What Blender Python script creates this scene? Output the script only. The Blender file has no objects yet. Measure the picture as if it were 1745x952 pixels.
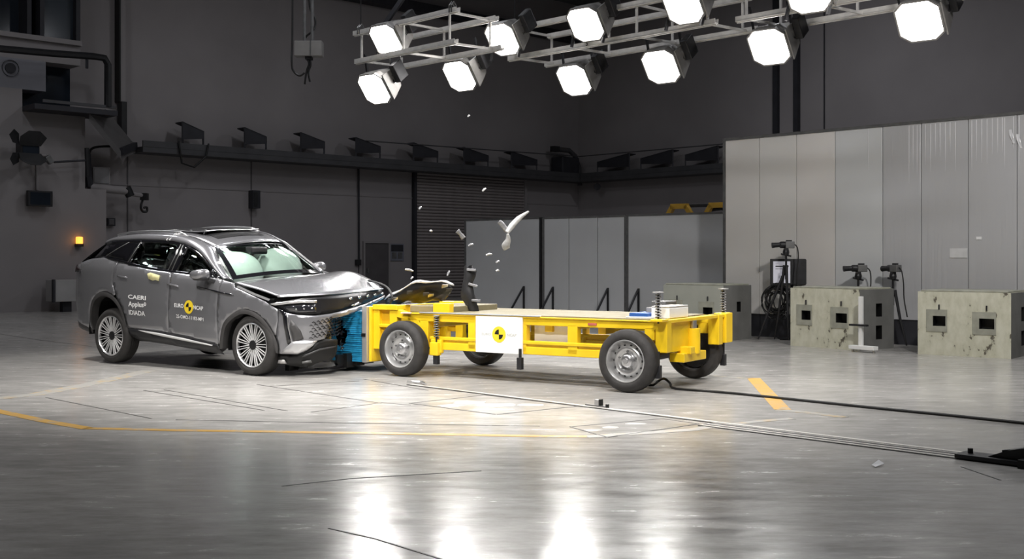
import bpy, bmesh, math, random
from mathutils import Vector, Matrix, geometry
from mathutils.geometry import delaunay_2d_cdt
random.seed(7)
S = bpy.context.scene
COL = S.collection

# ------------------------------------------------------------------ camera
FPX, CX, HZ, HC = 1950.0, 872.5, 440.0, 1.45
cam_d = bpy.data.cameras.new('camera'); cam = bpy.data.objects.new('camera', cam_d); COL.objects.link(cam)
cam.location = (0, 0, HC); cam.rotation_euler = (math.pi/2, 0, 0)
cam_d.sensor_width = 36; cam_d.lens = FPX/1745*36
cam_d.shift_y = -(476-HZ)/1745
cam_d.clip_end = 300
S.camera = cam
# ------------------------------------------------------------------ world, exposure
w = bpy.data.worlds.new('world'); S.world = w; w.use_nodes = True
w.node_tree.nodes['Background'].inputs[0].default_value = (.80, .84, 1, 1)
w.node_tree.nodes['Background'].inputs[1].default_value = .020
S.view_settings.view_transform = 'Standard'; S.view_settings.look = 'None'
S.view_settings.exposure = 0.0; S.view_settings.gamma = 1; S.view_settings.use_curve_mapping = False
# ------------------------------------------------------------------ hall lamps above the crash zone, overhead and behind the viewer
def spot(loc, target, watts, size=70, blend=.6, radius=.25, col=(1, .97, .94)):
    l = bpy.data.lights.new('hall_lamp', 'SPOT'); o = bpy.data.objects.new('hall_lamp', l); COL.objects.link(o)
    l.energy = watts; l.spot_size = math.radians(size); l.spot_blend = blend; l.shadow_soft_size = radius; l.color = col
    o.location = loc; o.rotation_euler = (Vector(target)-Vector(loc)).to_track_quat('-Z', 'Y').to_euler()
    return o
KEY_W = 300      # each lamp seen in the picture
for (x, y, z, tx, ty, wt) in [(-6.6, 15.5, 6.6, -4.6, 14.8, 1150), (-3.6, 13.2, 6.6, -2.2, 13.6, 1150), (-1.2, 11.0, 6.6, -.5, 12.8, 1150), (1.6, 9.2, 6.6, 1.0, 12.0, 1100),
                              (-5.2, 8.0, 6.2, -3.4, 14.6, 1500), (0.2, 5.5, 6.2, -.1, 13.2, 1900), (5.0, 9.0, 6.6, 6.0, 16.5, 1750)]:
    spot((x, y, z), (tx, ty, .4), wt, 84 if y > 8.5 else 56, .9, .3)
# weak ambient fill: unseen area lights added under the ceiling to lift the walls
for x, y, e in ((-16, 14, 80), (-12, 24, 115), (-3, 20, 220), (-3, 30, 150), (6, 9, 300), (9, 21, 210), (8, 33, 190)):
    l = bpy.data.lights.new('ambient_fill', 'AREA'); l.shape = 'RECTANGLE'; l.size = 2.4; l.size_y = .6; l.energy = e; l.color = (.93, .95, 1)
    o = bpy.data.objects.new('ambient_fill', l); COL.objects.link(o); o.location = (x, y, 11.6); o.rotation_euler = (0, 0, -.8)

# ------------------------------------------------------------------ helpers
def ray(px, py): return Vector(((px-CX)/FPX, 1, -(py-HZ)/FPX))
def at(px, py, Y): return Vector((0, 0, HC)) + ray(px, py)*Y          # point at a distance
def ground(px, py): r = ray(px, py); return Vector((0, 0, HC)) + r*(HC/-r.z)   # point on the floor
def plane_hit(px, py, P, n):
    r = ray(px, py); o = Vector((0, 0, HC)); return o + r*((P-o).dot(n)/r.dot(n))
A46 = math.radians(46)
AX = Vector((math.cos(A46), -math.sin(A46), 0)); BX = Vector((math.sin(A46), math.cos(A46), 0))   # the hall's two directions

def node_mat(name): 
    m = bpy.data.materials.new(name); m.use_nodes = True
    return m, m.node_tree, m.node_tree.nodes['Principled BSDF']
def mat(name, col, rough=.5, metal=0, var=.08, scale=6, bump=0, coat=0, emit=None, es=0, spec=.5, bscale=None):
    m, t, b = node_mat(name); N = t.nodes; L = t.links
    b.inputs['Roughness'].default_value = rough; b.inputs['Metallic'].default_value = metal
    b.inputs['Coat Weight'].default_value = coat; b.inputs['Coat Roughness'].default_value = .06
    b.inputs['Specular IOR Level'].default_value = spec
    tc = N.new('ShaderNodeTexCoord'); nz = N.new('ShaderNodeTexNoise'); nz.inputs['Scale'].default_value = scale; nz.inputs['Detail'].default_value = 4
    L.new(tc.outputs['Object'], nz.inputs['Vector'])
    r = N.new('ShaderNodeValToRGB'); r.color_ramp.elements[0].position = .3; r.color_ramp.elements[1].position = .7
    r.color_ramp.elements[0].color = [max(0, c*(1-var)) for c in col]+[1]; r.color_ramp.elements[1].color = [min(1, c*(1+var)) for c in col]+[1]
    L.new(nz.outputs['Fac'], r.inputs['Fac']); L.new(r.outputs['Color'], b.inputs['Base Color'])
    if bump:
        n2 = N.new('ShaderNodeTexNoise'); n2.inputs['Scale'].default_value = bscale or scale*6; L.new(tc.outputs['Object'], n2.inputs['Vector'])
        bp = N.new('ShaderNodeBump'); bp.inputs['Strength'].default_value = bump; bp.inputs['Distance'].default_value = .01
        L.new(n2.outputs['Fac'], bp.inputs['Height']); L.new(bp.outputs['Normal'], b.inputs['Normal'])
    if emit: b.inputs['Emission Color'].default_value = (*emit, 1); b.inputs['Emission Strength'].default_value = es
    return m
def glass(name, tint, gloss=.12, rough=.02):
    m = bpy.data.materials.new(name); m.use_nodes = True; t = m.node_tree; N = t.nodes; L = t.links
    N.remove(N['Principled BSDF']); out = N['Material Output']
    tr = N.new('ShaderNodeBsdfTransparent'); tr.inputs[0].default_value = (*tint, 1)
    gl = N.new('ShaderNodeBsdfGlossy'); gl.inputs['Roughness'].default_value = rough; gl.inputs[0].default_value = (.95, 1, .97, 1)
    fr = N.new('ShaderNodeFresnel'); fr.inputs[0].default_value = 1.5
    ad = N.new('ShaderNodeMath'); ad.operation = 'ADD'; ad.inputs[1].default_value = gloss; L.new(fr.outputs[0], ad.inputs[0])
    mx = N.new('ShaderNodeMixShader'); L.new(ad.outputs[0], mx.inputs[0]); L.new(tr.outputs[0], mx.inputs[1]); L.new(gl.outputs[0], mx.inputs[2]); L.new(mx.outputs[0], out.inputs[0])
    return m
M = {}
def defmats():
    M['paint'] = mat('grey metallic car paint', (.255, .255, .27), .27, .5, .03, 3, coat=1)
    M['black_plastic'] = mat('black plastic', (.016, .016, .018), .45, 0, .2, 8)
    M['gloss_black'] = mat('gloss black trim', (.008, .008, .010), .08, 0, .1, 5, coat=.5)
    M['clad'] = mat('dark arch cladding', (.055, .053, .053), .45, 0, .15, 8)
    M['bright'] = mat('bright satin strip', (.80, .80, .80), .25, .2, .03, 5)
    M['chrome'] = mat('bright silver trim', (.75, .75, .76), .18, 1, .03, 5)
    M['silver'] = mat('satin silver', (.62, .62, .63), .28, .9, .05, 6)
    M['rubber'] = mat('tyre rubber', (.030, .028, .027), .75, 0, .25, 12, bump=.2)
    M['rim_dark'] = mat('dark rim barrel', (.008, .008, .009), .5, 0, .2, 9)
    M['steel_wheel'] = mat('silver steel wheel', (.55, .55, .55), .32, .8, .06, 8)
    M['seat'] = mat('dark upholstery', (.018, .017, .019), .8, 0, .2, 10)
    M['airbag'] = mat('white airbag fabric', (.85, .88, .86), .8, 0, .04, 9, bump=.15)
    M['white'] = mat('white print', (.88, .88, .88), .5, 0, .02, 5)
    M['yellow_sign'] = mat('target yellow', (.85, .62, .03), .45, 0, .04, 5)
    M['black'] = mat('black', (.006, .006, .006), .5, 0, .1, 5)
    M['yellow'] = mat('yellow trolley paint', (.86, .57, .014), .38, 0, .07, 5, coat=.2)
    M['blue'] = mat('blue honeycomb', (.03, .36, .66), .42, 0, .18, 22, bump=.2)
    M['alu'] = mat('aluminium plate', (.62, .61, .60), .4, .7, .08, 7)
    M['panel_white'] = mat('white painted plate', (.85, .85, .83), .4, 0, .03, 4)
    M['dark_steel'] = mat('dark steel', (.035, .035, .038), .45, .5, .2, 9)
    M['mid_steel'] = mat('grey steel', (.20, .20, .20), .45, .6, .15, 9)
    M['rig'] = mat('galvanised rig channel', (.78, .76, .73), .42, .1, .10, 9)
    M['lamp_body'] = mat('lamp housing', (.32, .31, .30), .42, .4, .12, 9)
    M['lamp_lens'] = mat('lit lamp lens', (1, 1, 1), .4, 0, 0, 1, emit=(1, .97, .94), es=16)
    M['wall'] = mat('grey wall paint', (.325, .302, .305), .8, 0, .10, .35, bump=.05, bscale=3)
    M['wall_block'] = mat('grey wall panel', (.30, .28, .282), .75, 0, .08, .5, bump=.05, bscale=3)
    M['ceiling'] = mat('dark ceiling', (.12, .12, .125), .9, 0, .1, .5)
    M['shutter'] = mat('roller shutter slat', (.34, .305, .30), .55, .1, .08, 3)
    M['walkway'] = mat('walkway steel', (.075, .075, .08), .6, .2, .15, 2)
    M['hood_dark'] = mat('dark sheet', (.035, .035, .042), .6, .2, .15, 3)
    M['door_dark'] = mat('dark steel door', (.10, .092, .096), .55, 0, .1, 3)
    M['dkglass'] = mat('dark control room glass', (.018, .024, .034), .12, 0, .2, 1)
    M['board'] = mat('white partition board', (.56, .57, .585), .38, 0, .05, .8, bump=.03, bscale=4)
    M['cream'] = chipped('chipped cream paint')
    M['block_side'] = mat('grey block side', (.17, .17, .16), .7, 0, .15, 3, bump=.1)
    M['plate_cream'] = mat('cream cover plate', (.34, .34, .28), .6, 0, .18, 6)
    M['orange_line'] = worn('worn yellow floor paint', (.62, .36, .07), .40)
    M['faint_line'] = worn('faded yellow floor paint', (.50, .36, .17), .56)
    M['groove'] = mat('floor groove', (.035, .033, .03), .5, .2, .3, 4)
    M['rail'] = mat('bright floor rail', (.74, .71, .66), .35, .15, .12, 6)
    M['scuff'] = worn('pale scuffed floor plate', (.50, .475, .425), .54, 3, (.40, .388, .362))
    M['cable'] = mat('black cable', (.008, .008, .008), .5, 0, .1, 9)
    M['amber'] = mat('amber beacon', (1, .45, .08), .4, 0, .05, 4, emit=(1, .36, .05), es=2.2)
    M['screen'] = mat('monitor page', (.6, .6, .66), .4, 0, .03, 4, emit=(.62, .62, .70), es=.32)
    M['dummy_skin'] = mat('dummy skin', (.62, .30, .24), .6, 0, .15, 12)
    M['dummy_yellow'] = mat('dummy yellow shirt', (.70, .60, .16), .8, 0, .12, 12)
    M['ochre'] = mat('ochre machine paint', (.52, .30, .035), .5, 0, .12, 5)
    M['copper'] = mat('grey junction box', (.30, .29, .28), .6, .1, .1, 5)
    M['glass_ws'] = glass('green windscreen glass', (.84, .97, .90), .05)
    M['glass_side'] = glass('side glass', (.86, .90, .89), .0)
    M['debris'] = mat('torn plastic', (.25, .25, .26), .35, .3, .25, 14)
    M['floor'] = floor_mat()
    M['film'] = film_mat()
    M['fold'] = mat('clear film pleat', (.80, .80, .82), .18, 0, .05, 5, coat=.6)
    M['band'] = mat('dark lamp band', (.010, .010, .012), .38, 0, .2, 6)
    M['tail'] = mat('smoked tail lamp', (.012, .006, .007), .4, 0, .2, 6)
def worn(name, col, cut, sc=5, base=(.37, .36, .335)):
    m, t, b = node_mat(name); N = t.nodes; L = t.links
    tc = N.new('ShaderNodeTexCoord'); n = N.new('ShaderNodeTexNoise'); n.inputs['Scale'].default_value = sc; n.inputs['Detail'].default_value = 8; n.inputs['Roughness'].default_value = .7
    L.new(tc.outputs['Object'], n.inputs['Vector'])
    r = N.new('ShaderNodeValToRGB'); r.color_ramp.elements[0].position = cut-.06; r.color_ramp.elements[1].position = cut+.08
    r.color_ramp.elements[0].color = (*base, 1); r.color_ramp.elements[1].color = (*col, 1)
    L.new(n.outputs['Fac'], r.inputs['Fac']); L.new(r.outputs['Color'], b.inputs['Base Color']); b.inputs['Roughness'].default_value = .38; b.inputs['Specular IOR Level'].default_value = .3
    return m
def chipped(name):
    m, t, b = node_mat(name); N = t.nodes; L = t.links
    tc = N.new('ShaderNodeTexCoord'); mp = N.new('ShaderNodeMapping'); L.new(tc.outputs['Object'], mp.inputs[0]); mp.inputs['Scale'].default_value = (1, 1, .55)
    n = N.new('ShaderNodeTexNoise'); n.inputs['Scale'].default_value = 7; n.inputs['Detail'].default_value = 9; n.inputs['Roughness'].default_value = .62; L.new(mp.outputs[0], n.inputs['Vector'])
    r = N.new('ShaderNodeValToRGB'); e = r.color_ramp.elements; e[0].position = .385; e[0].color = (.12, .105, .08, 1); e[1].position = .405; e[1].color = (.55, .54, .42, 1)
    k = e.new(.62); k.color = (.66, .65, .53, 1)
    L.new(n.outputs['Fac'], r.inputs['Fac'])
    L.new(r.outputs['Color'], b.inputs['Base Color']); b.inputs['Roughness'].default_value = .6
    return m
def floor_mat():
    m, t, b = node_mat('polished concrete floor'); N = t.nodes; L = t.links
    tc = N.new('ShaderNodeTexCoord'); mp = N.new('ShaderNodeMapping'); L.new(tc.outputs['Object'], mp.inputs[0])
    mp.inputs['Rotation'].default_value = (0, 0, A46)
    n = N.new('ShaderNodeTexNoise'); n.inputs['Scale'].default_value = .45; n.inputs['Detail'].default_value = 8; n.inputs['Roughness'].default_value = .65; L.new(mp.outputs[0], n.inputs['Vector'])
    r = N.new('ShaderNodeValToRGB'); e = r.color_ramp.elements; e[0].position = .32; e[0].color = (.345, .335, .318, 1); e[1].position = .68; e[1].color = (.465, .452, .428, 1)
    L.new(n.outputs['Fac'], r.inputs['Fac'])
    mp2 = N.new('ShaderNodeMapping'); L.new(tc.outputs['Object'], mp2.inputs[0]); mp2.inputs['Scale'].default_value = (.7, 2.2, 1)
    mp2.inputs['Rotation'].default_value = (0, 0, .3)
    n2 = N.new('ShaderNodeTexNoise'); n2.inputs['Scale'].default_value = 3.2; n2.inputs['Detail'].default_value = 10; n2.inputs['Roughness'].default_value = .72; L.new(mp2.outputs[0], n2.inputs['Vector'])
    r2 = N.new('ShaderNodeValToRGB'); e = r2.color_ramp.elements; e[0].position = .33; e[0].color = (.80, .80, .80, 1); e[1].position = .66; e[1].color = (1.12, 1.12, 1.12, 1)
    L.new(n2.outputs['Fac'], r2.inputs['Fac'])
    mx = N.new('ShaderNodeMix'); mx.data_type = 'RGBA'; mx.blend_type = 'MULTIPLY'; mx.inputs[0].default_value = 1
    L.new(r.outputs['Color'], mx.inputs[6]); L.new(r2.outputs['Color'], mx.inputs[7]); L.new(mx.outputs[2], b.inputs['Base Color'])
    mr = N.new('ShaderNodeMapRange'); mr.inputs[1].default_value = .3; mr.inputs[2].default_value = .7; mr.inputs[3].default_value = .15; mr.inputs[4].default_value = .30
    L.new(n2.outputs['Fac'], mr.inputs[0]); L.new(mr.outputs[0], b.inputs['Roughness'])
    n3 = N.new('ShaderNodeTexNoise'); n3.inputs['Scale'].default_value = 2.2; n3.inputs['Detail'].default_value = 5; L.new(tc.outputs['Object'], n3.inputs['Vector'])
    bp = N.new('ShaderNodeBump'); bp.inputs['Strength'].default_value = .30; bp.inputs['Distance'].default_value = .02; L.new(n3.outputs['Fac'], bp.inputs['Height']); L.new(bp.outputs['Normal'], b.inputs['Normal'])
    b.inputs['Specular IOR Level'].default_value = .32
    return m
def film_mat():
    m, t, b = node_mat('film covered white wall panel'); N = t.nodes; L = t.links
    b.inputs['Base Color'].default_value = (.50, .50, .51, 1); b.inputs['Roughness'].default_value = .28
    tc = N.new('ShaderNodeTexCoord'); mp = N.new('ShaderNodeMapping'); L.new(tc.outputs['Object'], mp.inputs[0]); mp.inputs['Scale'].default_value = (9, 9, .35)
    n = N.new('ShaderNodeTexNoise'); n.inputs['Scale'].default_value = 1.6; n.inputs['Detail'].default_value = 3; L.new(mp.outputs[0], n.inputs['Vector'])
    bp = N.new('ShaderNodeBump'); bp.inputs['Strength'].default_value = .5; bp.inputs['Distance'].default_value = .02; L.new(n.outputs['Fac'], bp.inputs['Height']); L.new(bp.outputs['Normal'], b.inputs['Normal'])
    return m
defmats()

class MB:
    def __init__(s): s.v = []; s.f = []
    def add(s, vs, fs):
        o = len(s.v); s.v += [Vector(v) for v in vs]; s.f += [tuple(i+o for i in f) for f in fs]; return s
    def box(s, x0, x1, y0, y1, z0, z1):
        return s.add([(x0,y0,z0),(x1,y0,z0),(x1,y1,z0),(x0,y1,z0),(x0,y0,z1),(x1,y0,z1),(x1,y1,z1),(x0,y1,z1)],
                     [(3,2,1,0),(4,5,6,7),(0,1,5,4),(1,2,6,5),(2,3,7,6),(3,0,4,7)])
    def bar(s, p, q, w, h=None, up=(0, 0, 1)):
        h = h or w; p = Vector(p); q = Vector(q); d = (q-p).normalized(); up = Vector(up)
        if abs(d.dot(up)) > .98: up = Vector((1, 0, 0))
        sd = d.cross(up).normalized(); u = sd.cross(d)
        vs = [b + sd*(i*w/2) + u*(j*h/2) for b in (p, q) for i, j in ((-1,-1),(1,-1),(1,1),(-1,1))]
        return s.add(vs, [(0,1,2,3),(7,6,5,4),(0,4,5,1),(1,5,6,2),(2,6,7,3),(3,7,4,0)])
    def tube(s, pts, r, n=8, closed=False):
        pts = [Vector(p) for p in pts]; m = len(pts); rings = []; u = None
        rr = r if isinstance(r, (list, tuple)) else [r]*m
        for i, p in enumerate(pts):
            if closed: d = pts[(i+1) % m]-pts[i-1]
            else: d = pts[min(i+1, m-1)]-pts[max(i-1, 0)]
            d.normalize()
            if u is None: u = d.orthogonal().normalized()
            u = (u-d*u.dot(d)); u = u.normalized() if u.length > 1e-6 else d.orthogonal().normalized()
            v = d.cross(u)
            rings.append([p+(u*math.cos(2*math.pi*k/n)+v*math.sin(2*math.pi*k/n))*rr[i] for k in range(n)])
        fs = []
        for i in range(m if closed else m-1):
            j = (i+1) % m
            for k in range(n): fs.append((i*n+k, i*n+(k+1) % n, j*n+(k+1) % n, j*n+k))
        if not closed: fs += [tuple(reversed(range(n))), tuple((m-1)*n+k for k in range(n))]
        return s.add([v for rg in rings for v in rg], fs)
    def cyl(s, p, q, r, n=16): return s.tube([p, q], r, n)
    def lathe(s, prof, n=40, c=(0, 0, 0), a0=0, a1=2*math.pi, close=False):   # prof: (radius, y), around the y axis
        full = abs(a1-a0-2*math.pi) < 1e-6; m = len(prof); cnt = n if full else n+1; vs = []
        for k in range(cnt):
            a = a0+(a1-a0)*k/n
            for r, y in prof: vs.append((c[0]+r*math.cos(a), c[1]+y, c[2]+r*math.sin(a)))
        fs = []
        for k in range(n):
            k2 = (k+1) % cnt
            for i in range(m if close else m-1): i2 = (i+1) % m; fs.append((k*m+i, k*m+i2, k2*m+i2, k2*m+i))
        return s.add(vs, fs)
    def prism(s, poly, f0, f1):         # poly of 2D points, f0/f1 map (a,b) to the two sides
        n = len(poly); vs = [f0(*p) for p in poly]+[f1(*p) for p in poly]
        return s.add(vs, [tuple(reversed(range(n))), tuple(range(n, 2*n))]+[(i, (i+1) % n, n+(i+1) % n, n+i) for i in range(n)])
    def grid(s, rows):
        m = len(rows); n = len(rows[0])
        return s.add([p for r in rows for p in r], [(i*n+j, i*n+j+1, (i+1)*n+j+1, (i+1)*n+j) for i in range(m-1) for j in range(n-1)])
    def build(s, name, m, parent=None, smooth=False, bevel=0, solid=0, fix=True, sub=0, soff=-1):
        me = bpy.data.meshes.new(name); me.from_pydata([tuple(v) for v in s.v], [], s.f)
        if fix:
            bm = bmesh.new(); bm.from_mesh(me); bmesh.ops.recalc_face_normals(bm, faces=bm.faces); bm.to_mesh(me); bm.free()
        return link(me, name, m, parent, smooth, bevel, solid, sub, soff)
def link(me, name, m, parent=None, smooth=False, bevel=0, solid=0, sub=0, soff=-1):
    me.materials.append(M[m] if isinstance(m, str) else m)
    if smooth:
        me.polygons.foreach_set('use_smooth', [True]*len(me.polygons))
        if smooth != 'all': me.set_sharp_from_angle(angle=math.radians(smooth if smooth is not True else 40))
    o = bpy.data.objects.new(name, me); COL.objects.link(o)
    if parent: o.parent = parent
    if solid: k = o.modifiers.new('solid', 'SOLIDIFY'); k.thickness = solid; k.offset = soff
    if bevel: k = o.modifiers.new('bevel', 'BEVEL'); k.width = bevel; k.segments = 2; k.limit_method = 'ANGLE'
    if sub: k = o.modifiers.new('sub', 'SUBSURF'); k.levels = sub; k.render_levels = sub
    return o
def tag(o, label=None, cat=None, group=None, kind=None):
    if label: o['label'] = label
    if cat: o['category'] = cat
    if group: o['group'] = group
    if kind: o['kind'] = kind
    return o
def empty(name, loc=(0, 0, 0), rz=0, label=None, cat=None, group=None, kind=None):
    o = bpy.data.objects.new(name, None); COL.objects.link(o); o.location = loc; o.rotation_euler = (0, 0, rz); o.empty_display_size = .1
    return tag(o, label, cat, group, kind)
def copy_tree(o, parent=None):
    c = o.copy(); COL.objects.link(c); c.parent = parent
    for ch in list(o.children): copy_tree(ch, c)
    return c
def inside(p, poly):
    x, y = p; r = False; n = len(poly)
    for i in range(n):
        x1, y1 = poly[i]; x2, y2 = poly[i-1]
        if (y1 > y) != (y2 > y) and x < (x2-x1)*(y-y1)/(y2-y1)+x1: r = not r
    return r
def panel(poly, f, step=.06, flip=False):
    """fill a 2D outline with a fine triangle net and map it into space"""
    pts = []
    for i, a in enumerate(poly):
        b = poly[(i+1) % len(poly)]; L = math.hypot(b[0]-a[0], b[1]-a[1]); k = max(1, int(L/step+.5))
        pts += [(a[0]+(b[0]-a[0])*j/k, a[1]+(b[1]-a[1])*j/k) for j in range(k)]
    n = len(pts); face = list(range(n))
    xs = [p[0] for p in pts]; ys = [p[1] for p in pts]; extra = []
    y = min(ys)+step*.5; row = 0
    while y < max(ys):
        x = min(xs)+step*(.5 if row % 2 else .25)
        while x < max(xs):
            if inside((x, y), poly) and min((x-p[0])**2+(y-p[1])**2 for p in pts) > (step*.5)**2: extra.append((x, y))
            x += step
        y += step*.87; row += 1
    vs, es, fs, *_ = delaunay_2d_cdt([Vector(p) for p in pts+extra], [], [face], 1, 1e-5)
    mb = MB(); mb.add([f(v.x, v.y) for v in vs], [tuple(reversed(q)) if flip else tuple(q) for q in fs]); return mb
def smoothpoly(pts, k=4, closed=False):
    """Catmull-Rom through the points"""
    out = []; n = len(pts)
    for i in range(n if closed else n-1):
        g = (lambda j: pts[j % n]) if closed else (lambda j: pts[max(0, min(n-1, j))])
        p0, p1, p2, p3 = g(i-1), g(i), g(i+1), g(i+2)
        for j in range(k):
            t = j/k
            out.append(tuple(.5*((2*b)+(-a+c)*t+(2*a-5*b+4*c-d)*t*t+(-a+3*b-3*c+d)*t**3) for a, b, c, d in zip(p0, p1, p2, p3)))
    if not closed: out.append(tuple(pts[-1]))
    return out
def lerp_tab(tab, x):
    if x <= tab[0][0]: return tab[0][1]
    for (a, b), (c, d) in zip(tab[:-1], tab[1:]):
        if x <= c: return b+(d-b)*(x-a)/(c-a)
    return tab[-1][1]
_txt = {}
def text_net(s, bold=.02):
    """letters as a flat net scaled to a unit box"""
    if s not in _txt:
        c = bpy.data.curves.new('t', 'FONT'); c.body = s; c.offset = bold; c.resolution_u = 3; o = bpy.data.objects.new('t', c); COL.objects.link(o)
        bpy.context.view_layer.update()
        me = bpy.data.meshes.new_from_object(o.evaluated_get(bpy.context.evaluated_depsgraph_get()))
        v = [tuple(k.co) for k in me.vertices]; f = [tuple(p.vertices) for p in me.polygons]
        x0 = min(p[0] for p in v); x1 = max(p[0] for p in v); y0 = min(p[1] for p in v); y1 = max(p[1] for p in v)
        _txt[s] = ([((p[0]-x0)/(x1-x0), (p[1]-y0)/(y1-y0)) for p in v], f)
        bpy.data.objects.remove(o); bpy.data.curves.remove(c); bpy.data.meshes.remove(me)
    return _txt[s]
# ------------------------------------------------------------------ the hall
fl = MB(); fl.grid([[(x, y, 0) for x in (-45, -15, 0, 15, 45)] for y in (-14, 0, 12, 24, 40, 75)])
floor = tag(fl.build('floor', 'floor'), 'grey polished concrete floor of the crash hall', kind='structure')
WL = Vector((-11.47, 34.06, 0)); CORNER = WL+BX*19.8
def wall_mb(p, d, s0, s1, z0, z1, thick, n):
    mb = MB(); a = p+d*s0; b = p+d*s1; k = n*thick
    mb.add([a+Vector((0,0,z0)), b+Vector((0,0,z0)), b+k+Vector((0,0,z0)), a+k+Vector((0,0,z0)), a+Vector((0,0,z1)), b+Vector((0,0,z1)), b+k+Vector((0,0,z1)), a+k+Vector((0,0,z1))],
           [(3,2,1,0),(4,5,6,7),(0,1,5,4),(1,2,6,5),(2,3,7,6),(3,0,4,7)]); return mb
ZC = 12.0
wall_left = tag(wall_mb(WL, BX, -14, 19.8, 0, ZC, .3, -AX).build('wall_left', 'wall'), 'dark grey far wall with roller shutter', kind='structure')
wall_right = tag(wall_mb(CORNER, AX, -.3, 46, 0, ZC, .3, BX).build('wall_right', 'wall'), 'dark grey wall behind the white partition', kind='structure')
wall_rear = tag(MB().box(-45, 45, -14.3, -14, 0, ZC).build('wall_rear', 'wall'), 'hall wall behind the viewer', kind='structure')
wall_west = tag(MB().box(-45.3, -45, -14, 75, 0, ZC).build('wall_side', 'wall'), 'hall wall far to the side', kind='structure')
tag(MB().box(-45, 45, -14, 75, ZC, ZC+.3).build('ceiling', 'ceiling'), 'dark hall ceiling', kind='structure')
def wl(px, py, off=0):     # point on the far wall (off: metres in front of it)
    return plane_hit(px, py, WL+AX*off, AX)
def wl_sz(px, py, off=0):
    p = wl(px, py, off); return (p-WL).dot(BX), p.z
def W(s, z, off=0): return WL+BX*s+AX*off+Vector((0, 0, z))
def wbox(mb, s0, s1, z0, z1, o0, o1):
    c = [W(s, z, o) for z in (z0, z1) for s, o in ((s0, o0), (s1, o0), (s1, o1), (s0, o1))]
    return mb.add(c, [(3,2,1,0),(4,5,6,7),(0,1,5,4),(1,2,6,5),(2,3,7,6),(3,0,4,7)])
def wr(px, py, off=0): return plane_hit(px, py, CORNER-BX*off, BX)
def R(t, z, off=0): return CORNER+AX*t-BX*off+Vector((0, 0, z))
def rbox(mb, t0, t1, z0, z1, o0, o1):
    c = [R(t, z, o) for z in (z0, z1) for t, o in ((t0, o0), (t1, o0), (t1, o1), (t0, o1))]
    return mb.add(c, [(3,2,1,0),(4,5,6,7),(0,1,5,4),(1,2,6,5),(2,3,7,6),(3,0,4,7)])
# seams in the far wall
for px in (217, 428, 611, 893):
    s, _ = wl_sz(px, 300); wbox(MB(), s-.018, s+.018, 0 if px != 428 else 1, 4.6, 0, .02).build('seam', 'door_dark', wall_left)
wbox(MB(), -1, 19.7, 3.62, 3.66, 0, .02).build('seam', 'wall_block', wall_left)
for px, y0 in ((1405, 10), (1325, 20), (1360, 20)):
    t = (wr(px, 120)-CORNER).dot(AX); rbox(MB(), t-(.02 if px == 1405 else .09), t+(.02 if px == 1405 else .09), 3, 11.9, 0, .03 if px == 1405 else .18).build('downpipe' if px != 1405 else 'seam', 'hood_dark', wall_right)
# roof beam along the far wall
wbox(MB(), -6, 19.7, 10.35, 10.7, 0, .45).build('roof_beam', 'hood_dark', wall_left)
# small door and notice board
s0, z1 = wl_sz(620, 414); s1, _ = wl_sz(660, 414)
d = tag(wbox(MB(), s0, s1, 0, z1, 0, .06).build('door_1', 'door_dark', bevel=.01), 'small dark steel door in the far wall', kind='structure')
for a, b, c, e in ((s0-.07, s0, 0, z1+.07), (s1, s1+.07, 0, z1+.07), (s0, s1, z1, z1+.07)): wbox(MB(), a, b, c, e, 0, .09).build('door_frame', 'wall_block', d)
wbox(MB(), s0+.08, s0+.13, .95, 1.1, .06, .12).build('door_handle', 'mid_steel', d)
s0, z1 = wl_sz(664, 415); s1, z0 = wl_sz(687, 444)
nb = tag(wbox(MB(), s0, s1, z0, z1, 0, .04).build('notice_board', mat('notice board', (.20, .21, .25), .5, 0, .1, 3)), 'small grey notice board beside the dark steel door', 'notice board')
wbox(MB(), s0+.04, s1-.04, z0+(z1-z0)*.55, z1-.04, .04, .05).build('notice_header', 'hood_dark', nb)
for k in (.12, .55): wbox(MB(), s0+(s1-s0)*k, s0+(s1-s0)*(k+.32), z0+.08, z0+.3, .04, .05).build('notice_sheet', 'mid_steel', nb)
# roller shutter, slat by slat
s0, zt = wl_sz(706, 292); s1, _ = wl_sz(890, 300); zt = 4.62
sh = tag(empty('roller_shutter', W((s0+s1)/2, 0, 0)), 'dark ribbed roller shutter in the far wall', 'roller shutter')
def at_shutter(o): o.matrix_parent_inverse = Matrix.Translation(-W((s0+s1)/2, 0, 0)); return o
pitch = .115; slat = None; k = 0; z = 0
while z < zt-pitch:
    if slat is None:
        mb = MB(); prof = [(0, 0), (.06, .025), (.08, .06), (.06, .095), (0, .115)]
        mb.grid([[W(s, b, a+.03) for s in (s0, s1)] for a, b in prof]); slat = mb.build('shutter_slat', 'shutter', sh, smooth=60); o = slat
    else: o = slat.copy(); COL.objects.link(o)
    at_shutter(o); o.location = (0, 0, z); z += pitch
for a, b in ((s0-.12, s0), (s1, s1+.12)): at_shutter(wbox(MB(), a, b, 0, zt+.2, 0, .16).build('guide_rail', 'wall_block' if a > s0 else 'hood_dark', sh))
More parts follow.
